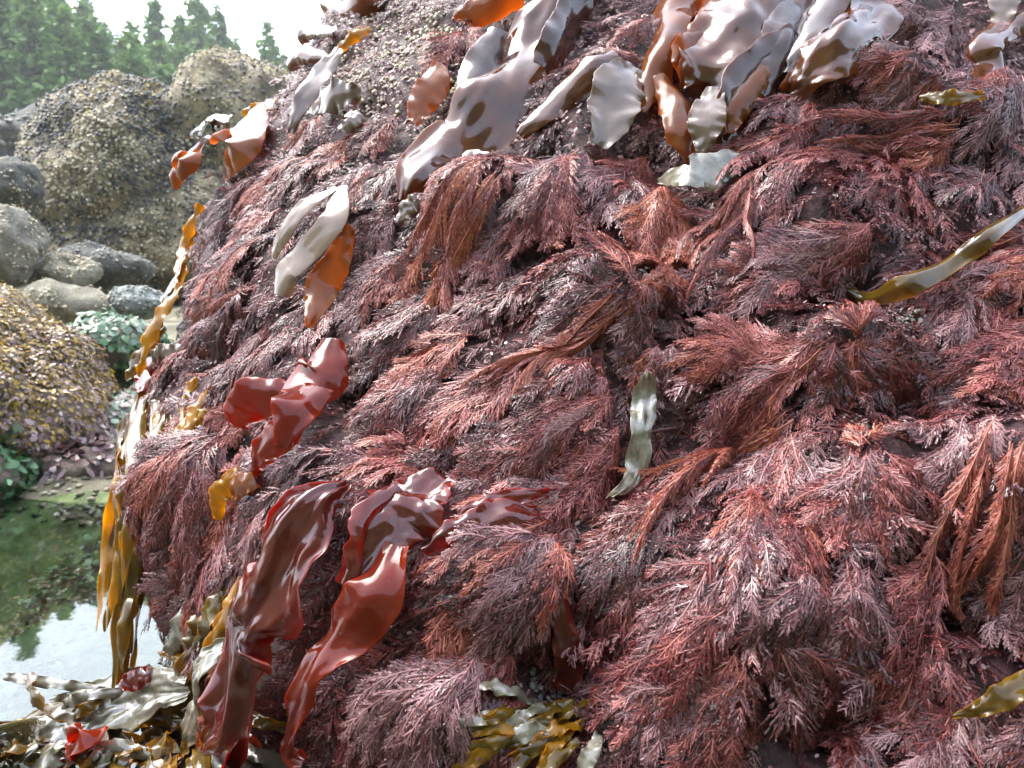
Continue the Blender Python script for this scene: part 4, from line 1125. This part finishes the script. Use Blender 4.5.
ground.data.polygons.foreach_set('material_index', ((cy[Qg[:, 0], 1] > 16) | (cy[Qg[:, 0], 1] < -3.4)).astype(np.int32) + 2 * (GZ.reshape(-1)[Qg[:, 0]] < -.04).astype(np.int32) * (np.abs(cy[Qg[:, 0], 1]) < 3))

m, nt, b, out = new_mat('pool_water')
nt.nodes.remove(b)
fr = N(nt, 'ShaderNodeFresnel'); fr.inputs['IOR'].default_value = 2.0
gl = N(nt, 'ShaderNodeBsdfGlossy'); gl.inputs['Roughness'].default_value = .02
tp = N(nt, 'ShaderNodeBsdfTransparent'); tp.inputs['Color'].default_value = (.74, .86, .78, 1)
ms = N(nt, 'ShaderNodeMixShader')
nz = tex(nt, 9, 3, .5)
bp = N(nt, 'ShaderNodeBump'); bp.inputs['Strength'].default_value = .02; bp.inputs['Distance'].default_value = .02
nt.links.new(nz.outputs['Fac'], bp.inputs['Height'])
nt.links.new(bp.outputs[0], gl.inputs['Normal']); nt.links.new(bp.outputs[0], fr.inputs['Normal'])
nt.links.new(fr.outputs[0], ms.inputs[0]); nt.links.new(tp.outputs[0], ms.inputs[1]); nt.links.new(gl.outputs[0], ms.inputs[2])
nt.links.new(ms.outputs[0], out.inputs['Surface'])
M_water = m
wx, wy = np.meshgrid(np.linspace(-3, 2, 12), np.linspace(-2, 2.9, 12), indexing='ij')
w = mesh_np('water', np.stack([wx, wy, 0 * wx], -1).reshape(-1, 3), grid_quads(12, 12)[:, ::-1], M_water)
w['kind'] = 'structure'

# ------------------------------------------------------------------ boulders across the pool


def boulder_at(name, label, px, py, d, ells, mat, sub=5, amp=.08, nscale=2, fine=.012, seed=0, **kw):
    c = at(px, py, d)
    return blob(name, c, ells, mat, amp=amp, nscale=nscale, sub=sub, label=label, fine=fine, seed=seed, **kw)


S5 = 5.0 / F       # metres per picture pixel at 5 m
bb = boulder_at('boulder', 'largest background boulder, humped and speckled with barnacles and mussels', 160, 190, 9.0,
                [((-0.252, 0.000, 0.000), (1.188, 1.080, 1.188)), ((0.720, 0.180, 0.612), (0.612, 0.900, 0.900)), ((1.188, 0.270, 0.936), (0.468, 0.630, 0.486)), ((-0.180, 0.000, -0.720), (1.440, 1.080, 0.810)), ((0.540, 0.000, -0.540), (1.080, 1.080, 0.900))],
                M_barn, sub=6, amp=.17, nscale=1.45, fine=.02, finescale=14, seed=1)
P, NN = bb[1], bb[2]
k = rng.choice(len(P), 30000)
k = k[(NN[k, 1] < .4)]
lm = np.array([fnoise(p, 1.35, 3) for p in P[k]])
kk = k[lm + rng.normal(0, .25, len(k)) > -.02]
knobs('barnacle_cover', P[kk] + rng.normal(0, .011, (len(kk), 3)), NN[kk], .0155, M_creamb, parent=bb[0], origin=bb[0].location)
M_mussel = flake_mat('mussel_black', (.015, .017, .02), (.04, .045, .05), (.12, .12, .12), rough=.4, trans=0)
kk = k[(lm + rng.normal(0, .22, len(k)) < -.08) | (rng.random(len(k)) < .22)]
knobs('mussel_cover', P[kk] + rng.normal(0, .011, (len(kk), 3)), NN[kk], .018, M_mussel, parent=bb[0], origin=bb[0].location)
M_lichen = flake_mat('ochre_weed', (.12, .09, .015), (.26, .19, .03), (.42, .32, .06), rough=.6, trans=.1)
kk = np.nonzero((NN[:, 2] > .45) & (P[:, 2] > bb[0].location[2] + .4) & (rng.random(len(P)) < .6))[0]
V, Q, T = flakes(P[kk], NN[kk], .036, .014, lift=.9)
o = mesh_np('ochre_weed_cover', V, Q, M_lichen, tint=T, parent=bb[0], origin=bb[0].location); o['kind'] = 'stuff'

b2 = boulder_at('boulder', 'dark grey brown boulder at the far left with a weedy top, behind the largest boulder', 20, 185, 10.8,
                [((0, 0, 0), (1.35, 1.1, .9)), ((.54, 0, .27), (.7, .9, .8)), ((-.7, 0, -.2), (1.26, 1.1, .9))], M_dgrey, amp=.2, nscale=1.2, fine=.03, seed=2)
k = rng.choice(len(b2[1]), 1500); k = k[b2[2][k, 1] < .3]
knobs('barnacle_cover', b2[1][k], b2[2][k], .034, M_greycr, parent=b2[0], origin=b2[0].location)
boulder_at('boulder', 'rounded pale grey boulder cut by the left picture side', 2, 250, 4.0, [((0, 0, 0), (.19, .2, .21)), ((-.15, 0, 0), (.2, .2, .2))], M_grey, amp=.05, nscale=3, seed=3)
boulder_at('boulder', 'small dark boulder squeezed between the pale boulder and the largest boulder', 8, 192, 4.8, [((0, 0, 0), (.2, .2, .2))], M_dgrey, amp=.06, nscale=3, seed=12)
boulder_at('boulder', 'cream stone at the foot of the largest boulder', 62, 274, 4.2, [((0, 0, 0), (.17, .16, .085))], M_cream, amp=.05, nscale=5, seed=5, sub=4)
boulder_at('boulder', 'wide mottled stone in front of the cream stone', 58, 306, 3.9, [((0, 0, 0), (.27, .2, .115))], M_cream, amp=.05, nscale=5, seed=6, sub=4)
boulder_at('boulder', 'smooth bluish grey stone near the edge of the big rock', 138, 304, 4.0, [((0, 0, 0), (.16, .15, .085))], M_blue, amp=.03, nscale=4, seed=7, sub=4)
boulder_at('boulder', 'dark stone wedged under the largest boulder', 100, 268, 4.5, [((0, 0, 0), (.3, .2, .12))], M_dgrey, amp=.05, nscale=4, seed=8, sub=4)
b3 = boulder_at('boulder', 'low stone with pale green algae on top across the pool', 112, 352, 3.3, [((0, 0, 0), (.22, .2, .14)), ((-.12, .1, .0), (.2, .2, .11))], M_weedrock, amp=.04, nscale=5, seed=9)
M_green = flake_mat('sea_lettuce', (.02, .07, .012), (.06, .17, .05), (.20, .34, .19), rough=.35, trans=.25)
M_pgreen = flake_mat('pale_green_algae', (.07, .12, .06), (.20, .30, .20), (.42, .48, .40), rough=.4, trans=.2)
M_rweed = flake_mat('rockweed_gold', (.08, .05, .010), (.26, .16, .014), (.50, .31, .025), rough=.3, trans=.2, spec=.7)
M_pinkw = flake_mat('pink_weed', (.10, .05, .045), (.25, .15, .14), (.46, .36, .34), rough=.4, trans=.1)
M_dred = flake_mat('dark_red_weed', (.03, .008, .008), (.08, .025, .025), (.22, .14, .15), rough=.3, trans=.15, spec=.8)


def cover(name, b, mask, n, L, W, mat, lift=.6, up=None):
    P, NN = b[1], b[2]
    ids = np.nonzero(mask(P, NN))[0]
    k = rng.choice(ids, n)
    V, Q, T = flakes(P[k] + rng.normal(0, .006, (n, 3)), NN[k], L, W, lift, up)
    o = mesh_np(name, V, Q, mat, tint=T, parent=b[0], origin=b[0].location); o['kind'] = 'stuff'
    return o


cover('pale_algae_cover', b3, lambda P, NN: NN[:, 2] > .1, 900, .03, .014, M_pgreen)
cover('green_algae_cover', b3, lambda P, NN: (NN[:, 2] < .5) & (NN[:, 1] < .3), 900, .035, .012, M_green, up=(0, 0, -1.5))
b4 = boulder_at('boulder', 'rounded boulder at the left side thickly covered in golden rockweed', -5, 400, 2.9,
                [((-.08, 0, 0), (.47, .5, .36)), ((-.3, .1, .06), (.5, .5, .38)), ((.15, 0, -.12), (.3, .4, .22))], M_weedrock, sub=6, amp=.06, nscale=3, seed=10)
zc = b4[0].location[2]
cover('rockweed_cover', b4, lambda P, NN: (P[:, 2] > zc - .02 + .1 * np.sin(P[:, 0] * 9)), 13000, .017, .0052, M_rweed, lift=.7, up=(0, 0, -1.2))
cover('weed_glint_cover', b4, lambda P, NN: (P[:, 2] > zc - .14) & (P[:, 2] < zc + .26), 4500, .016, .006, M_pinkw, lift=.7, up=(0, 0, -1.2))  # pale flakes: grey glint on the wet rockweed put into colour
cover('pink_weed_cover', b4, lambda P, NN: (P[:, 2] < zc - .03) & (P[:, 2] > zc - .34), 2600, .024, .01, M_pinkw, up=(0, 0, -1))
cover('pale_algae_cover', b4, lambda P, NN: (P[:, 2] < zc - .05) & (P[:, 2] > zc - .3) & (np.sin(P[:, 0] * 14) > .1), 900, .03, .014, M_pgreen)


def fringe(name, label, cat, x0, x1, y0, y1, d0, d1, n, L, W, mat, up):
    k = rng.random((n, 3))
    P = np.array([at(x0 + (x1 - x0) * a, y0 + (y1 - y0) * b, d0 + (d1 - d0) * (1 - b) + .1 * c) for a, b, c in k])
    nn = nrm(np.array([0, -.8, .6]) + rng.normal(0, .35, (n, 3)))
    V, Q, T = flakes(P, nn, L, W, .6, up)
    o = mesh_np(name, V, Q, mat, tint=T)
    return tag(o, label, cat, kind='stuff')


b5 = boulder_at('boulder', 'low stone with dark red seaweed hanging over the pool edge', 82, 462, 2.75, [((0, 0, 0), (.20, .16, .085))], M_weedrock, amp=.03, nscale=6, seed=14, sub=4)
cover('red_weed_cover', b5, lambda P, NN: (NN[:, 1] < .5), 520, .045, .011, M_dred, lift=.8, up=(0, 0, -2))
b6 = boulder_at('boulder', 'low stone with bright green sea lettuce at the left side of the pool', -2, 475, 2.6, [((0, 0, 0), (.12, .14, .10))], M_weedrock, amp=.03, nscale=6, seed=15, sub=4)
cover('sea_lettuce_cover', b6, lambda P, NN: (NN[:, 1] < .5), 700, .03, .013, M_green, lift=.9)
b7 = boulder_at('boulder', 'low algae covered stone behind the yellow rockweed strap', 120, 425, 3.0, [((0, 0, 0), (.2, .2, .12))], M_weedrock, amp=.03, nscale=6, seed=16, sub=4)
cover('pale_algae_cover', b7, lambda P, NN: NN[:, 1] < .5, 700, .03, .013, M_pgreen)
cover('pink_weed_cover', b7, lambda P, NN: NN[:, 1] < .5, 500, .03, .012, M_pinkw)
# green weed on the floor of the pool
k = rng.random((9000, 2))
Px = -2.0 + 1.9 * k[:, 0]; Py = .9 + 1.5 * k[:, 1]
msk = np.array([fnoise((x, y, 0), 1.6, 2) for x, y in zip(Px, Py)]) > -.1
Px, Py = Px[msk], Py[msk]
Pz = terrain(Px, Py)
V, Q, T = flakes(np.stack([Px, Py, Pz], -1), np.tile([0, 0, 1.], (len(Px), 1)), .03, .010, .7)
o = mesh_np('underwater_weed', V, Q, M_green, tint=T); tag(o, 'green seaweed growing on the floor of the pool', 'seaweed', kind='stuff')
for o_ in [o for o in scene.objects if o.get('category') == 'boulder' and o.name.startswith('boulder') and not o.children]:
    me_ = o_.data
    Pv = np.array([v.co[:] for v in me_.vertices]) + np.array(o_.location); Nv = np.array([v.normal[:] for v in me_.vertices])
    ids = np.nonzero((Nv[:, 1] < .3) & (np.array([fnoise(p, 5, 2) for p in Pv]) > -.1))[0]
    k = rng.choice(ids, 420)
    knobs('barnacle_cover', Pv[k] + rng.normal(0, .004, (420, 3)), Nv[k], .008, M_creamb if rng.random() < .5 else M_greycr, parent=o_, origin=o_.location)
k = rng.random((5200, 2))
Px = -3.2 + 3.4 * k[:, 0]; Py = 2.15 + 1.5 * k[:, 1]
dg_ = bpy.context.evaluated_depsgraph_get()
gb = BVHTree.FromObject(ground, dg_)
Pz = np.array([(gb.ray_cast(Vector((x, y, 5)), Vector((0, 0, -1)))[0] or Vector((0, 0, 0))).z for x, y in zip(Px, Py)])
ok = Pz > -.05
knobs('shingle', np.stack([Px, Py, Pz], -1)[ok], np.tile([0, 0, 1.], (ok.sum(), 1)), .014, flake_mat('shingle_mix', (.03, .028, .016), (.11, .10, .055), (.30, .27, .19), rough=.6, trans=0), label='mixed shingle along the far edge of the pool', cat='shingle')
# loose stones on the shore behind the pool
for i in range(26):
    x = rng.uniform(-3.6, .6); y = rng.uniform(2.7, 6.5)
    r = rng.uniform(.04, .13)
    z = float(terrain(np.array(x), np.array(y)))
    blob('shore_stone', (x, y, z + r * .2), [((0, 0, 0), (r * 1.3, r, r * .7))], [M_grey, M_dgrey, M_cream, M_weedrock][i % 4], amp=r * .2, nscale=8, sub=3, label='loose weathered stone lying on the shore behind the pool', cat='stone', group='loose stones on the shore', seed=i + 30)

# ------------------------------------------------------------------ trees on the hill
M_bark = rock_mat('bark', [(.3, (.04, .028, .018)), (.7, (.12, .085, .06))], 2, bump=.5, bdist=.05)
TM = [flake_mat('needles_dark', (.055, .12, .025), (.10, .20, .04), (.17, .28, .06), rough=.6, trans=.25, nscale=.5),
      flake_mat('needles_mid', (.07, .15, .03), (.13, .24, .045), (.20, .32, .07), rough=.6, trans=.25, nscale=.5),
      flake_mat('leaves_bright', (.06, .14, .012), (.13, .26, .02), (.24, .38, .04), rough=.5, trans=.35, nscale=.5)]


def conifer_mesh(H, Wd, n, seed, droop=.25):
    r = np.random.default_rng(seed)
    V, Q, T = [], [], []
    nb = int(n)
    for i in range(nb):
        t = 1 - r.random() ** .62 * .93
        h = H * (1 - t) if False else H * (.08 + .92 * (1 - r.random() ** .6))
        f = 1 - h / H
        az = r.uniform(0, 2 * np.pi)
        L = Wd * (f ** .8) * r.uniform(.55, 1.1) * (1 + .22 * math.sin(az * 3 + h)) + .12
        m = max(3, int(L / .28))
        u = np.sort(r.random(m * 3)) ** .8
        rad = L * u
        base = np.stack([np.cos(az) * rad, np.sin(az) * rad, h - droop * rad + .1 * rad ** 2 / max(L, .5)], -1)
        k = len(base)
        c = base + r.normal(0, .13, (k, 3))
        s = r.uniform(.16, .36, k)
        a = nrm(r.normal(0, 1, (k, 3)) + np.array([np.cos(az), np.sin(az), -.4]) * 1.2); b = nrm(np.cross(a, r.normal(0, 1, (k, 3))))
        q4 = np.stack([c - a * s[:, None], c + b * s[:, None] * .45, c + a * s[:, None], c - b * s[:, None] * .45], 1)
        V.append(q4.reshape(-1, 3)); T.append(np.repeat(np.clip(r.normal(.45, .2, k) + .2 * u, 0, 1), 4))
    V = np.concatenate(V)
    return V, np.arange(len(V)).reshape(-1, 4), np.concatenate(T)


def bushy_mesh(H, Wd, n, seed):
    r = np.random.default_rng(seed)
    cl = []
    for i in range(26):
        a = r.uniform(0, 6.28); z = r.uniform(.25, .95); rr = Wd * math.sin(math.pi * min(z, .98) ** .9) * r.random() ** .5
        cl.append((rr * math.cos(a), rr * math.sin(a), H * z))
    cl = np.array(cl)
    c = cl[r.integers(0, 26, n)] + r.normal(0, Wd * .2, (n, 3))
    s = r.uniform(.12, .26, n)
    a = nrm(r.normal(0, 1, (n, 3))); b = nrm(np.cross(a, r.normal(0, 1, (n, 3))))
    V = np.stack([c - a * s[:, None], c + b * s[:, None] * .6, c + a * s[:, None], c - b * s[:, None] * .6], 1).reshape(-1, 3)
    return V, np.arange(len(V)).reshape(-1, 4), np.repeat(np.clip(r.normal(.5, .22, n), 0, 1), 4)


def trunk_mesh(H, r0):
    K, M = 8, 8
    a = np.linspace(0, 2 * np.pi, M, endpoint=False)
    V = np.concatenate([np.stack([np.cos(a) * r0 * (1 - .93 * t) + .1 * math.sin(t * 5), np.sin(a) * r0 * (1 - .93 * t), np.full(M, H * t - .3)], -1) for t in np.linspace(0, 1, K)])
    return V, grid_quads(K, M, wrap=True)


PROTO = []
for i in range(5):
    V, Q, T = conifer_mesh(14, 2.9 + .4 * (i % 3), 620, 50 + i)
    PROTO.append((V, Q, T, TM[i % 2], trunk_mesh(13.6, .22)))
for i in range(2):
    V, Q, T = bushy_mesh(8, 2.6, 5200, 80 + i)
    PROTO.append((V, Q, T, TM[2], trunk_mesh(6.0, .16)))
cache = {}


def tree(kind, px, top, d, label, name='conifer_tree', grp='trees on the hillside'):
    x = (px - 512) / F * d
    base = float(terrain(np.array(x), np.array(d)))
    ztop = CAM[2] + math.tan(math.atan((384 - top) / F) + PITCH) * d
    Hh = max(ztop - base, 3.0)
    V, Q, T, mt, (tv, tq) = PROTO[kind]
    root = empty(name, (x, d, base))
    tag(root, label, 'tree', grp)
    k = Hh / (14 if kind < 5 else 8)
    if kind not in cache:
        a = mesh_np('crown', V, Q, mt, tint=T); b = mesh_np('trunk', tv, tq, M_bark, smooth=True)
        cache[kind] = (a, b)
    else:
        a, b = cache[kind][0].copy(), cache[kind][1].copy()
        col.objects.link(a); col.objects.link(b)
    for o in (a, b): o.parent = root
    wf = np.clip(k, .9, 1.5) if kind < 5 else k * .9
    root.scale = (wf, wf, k)
    root.rotation_euler = (0, 0, rng.uniform(0, 6.28))


TREES = [(0, 172, -6, 55, 'tall conifer reaching the top of the picture between the two sky gaps'),
         (1, 212, -16, 58, 'tall feathery conifer right of the second sky gap'),
         (2, 196, 12, 52, 'conifer just left of the tall feathery one'),
         (3, 278, 20, 60, 'lone thin conifer on the skyline beside the big rock'),
         (4, 247, 36, 66, 'small pointed conifer in the dip of the skyline'),
         (0, 232, 6, 56, 'conifer at the right end of the dense stand'),
         (2, 292, 52, 64, 'short conifer partly hidden behind the big rock'),
         (1, 262, 58, 58, 'low conifer under the dip of the skyline'),
         (3, 148, 20, 50, 'conifer under the first sky gap'),
         (4, 104, -14, 56, 'tall conifer left of the first sky gap'),
         (0, 76, -34, 54, 'dark tall conifer left of the middle of the stand'),
         (1, 42, -60, 58, 'tall conifer behind the bright green tree'),
         (2, 4, -105, 56, 'tallest conifer at the left picture side')]
for t in TREES: tree(*t)
tree(5, 45, 46, 46, 'bright yellow green leafy tree among the conifers', 'leafy_tree')
tree(6, 2, 92, 43, 'bright green leafy bush tree at the left picture side above the boulders', 'leafy_tree')
for i in range(64):
    px = -40 + 345 * ((i * .618) % 1); d = 40 + (i % 5) * 5.5
    top = np.interp(px, [-40, 0, 60, 110, 150, 230, 300], [-100, -75, -35, 2, 30, 46, 74]) + rng.uniform(0, 30)
    tree(int(rng.integers(0, 5)), px, float(top), d, 'mid green conifer inside the dense hillside stand', grp='conifers inside the hillside stand')
for i in range(46):
    px = rng.uniform(320, 1500); d = rng.uniform(50, 75)
    tree(int(rng.integers(0, 5)), px, rng.uniform(0, 80), d, 'mid green conifer inside the dense hillside stand', grp='conifers inside the hillside stand')

# ------------------------------------------------------------------ sky, sun, exposure
wd = bpy.data.worlds.new('World'); scene.world = wd; wd.use_nodes = True
nt = wd.node_tree
bg = nt.nodes['Background']
sky = N(nt, 'ShaderNodeTexSky'); sky.sky_type = 'NISHITA'; sky.sun_disc = False
sky.sun_elevation = R(58); sky.sun_rotation = R(-60); sky.dust_density = 2.5; sky.air_density = 1.0; sky.ozone_density = 1
hs = N(nt, 'ShaderNodeHueSaturation'); hs.inputs['Saturation'].default_value = .60
nt.links.new(sky.outputs[0], hs.inputs['Color'])
nt.links.new(hs.outputs[0], bg.inputs['Color'])
bg.inputs['Strength'].default_value = .15
sl = bpy.data.lights.new('sun', 'SUN'); sl.energy = .8; sl.angle = R(40); sl.color = (1, .98, .95)
so = bpy.data.objects.new('sun', sl); col.objects.link(so)
# sun stands up, to the left of and a little behind the camera
az, el = R(-60), R(58)
dirv = Vector((math.sin(az) * math.cos(el), math.cos(az) * math.cos(el), math.sin(el)))
so.rotation_euler = dirv.to_track_quat('Z', 'Y').to_euler()
vs = scene.view_settings
vs.view_transform = 'Standard'; vs.look = 'None'; vs.gamma = 1; vs.use_curve_mapping = False
vs.exposure = 2.78
scene.cycles.max_bounces = 6
scene.cycles.transparent_max_bounces = 8
scene.cycles.caustics_reflective = False
scene.cycles.caustics_refractive = False

# ------------------------------------------------------------------ sea air: far trees fade a little
m, nt, b, out = new_mat('sea_haze')
nt.nodes.remove(b)
pv = N(nt, 'ShaderNodeVolumePrincipled')
pv.inputs['Color'].default_value = (.93, .96, 1, 1); pv.inputs['Density'].default_value = .0014; pv.inputs['Anisotropy'].default_value = .2
nt.links.new(pv.outputs[0], out.inputs['Volume'])
x0, x1, y0, y1, z0, z1 = -306, 306, -206, 406, -3, 110
V = np.array([(x, y, z) for z in (z0, z1) for x, y in ((x0, y0), (x1, y0), (x1, y1), (x0, y1))], float)
hz = mesh_np('haze', V, np.array([(3, 2, 1, 0), (4, 5, 6, 7), (0, 1, 5, 4), (1, 2, 6, 5), (2, 3, 7, 6), (3, 0, 4, 7)]), m)
tag(hz, 'thin pale sea air between the rocks and the wooded hill', 'haze', kind='stuff')
scene.cycles.volume_step_rate = 4
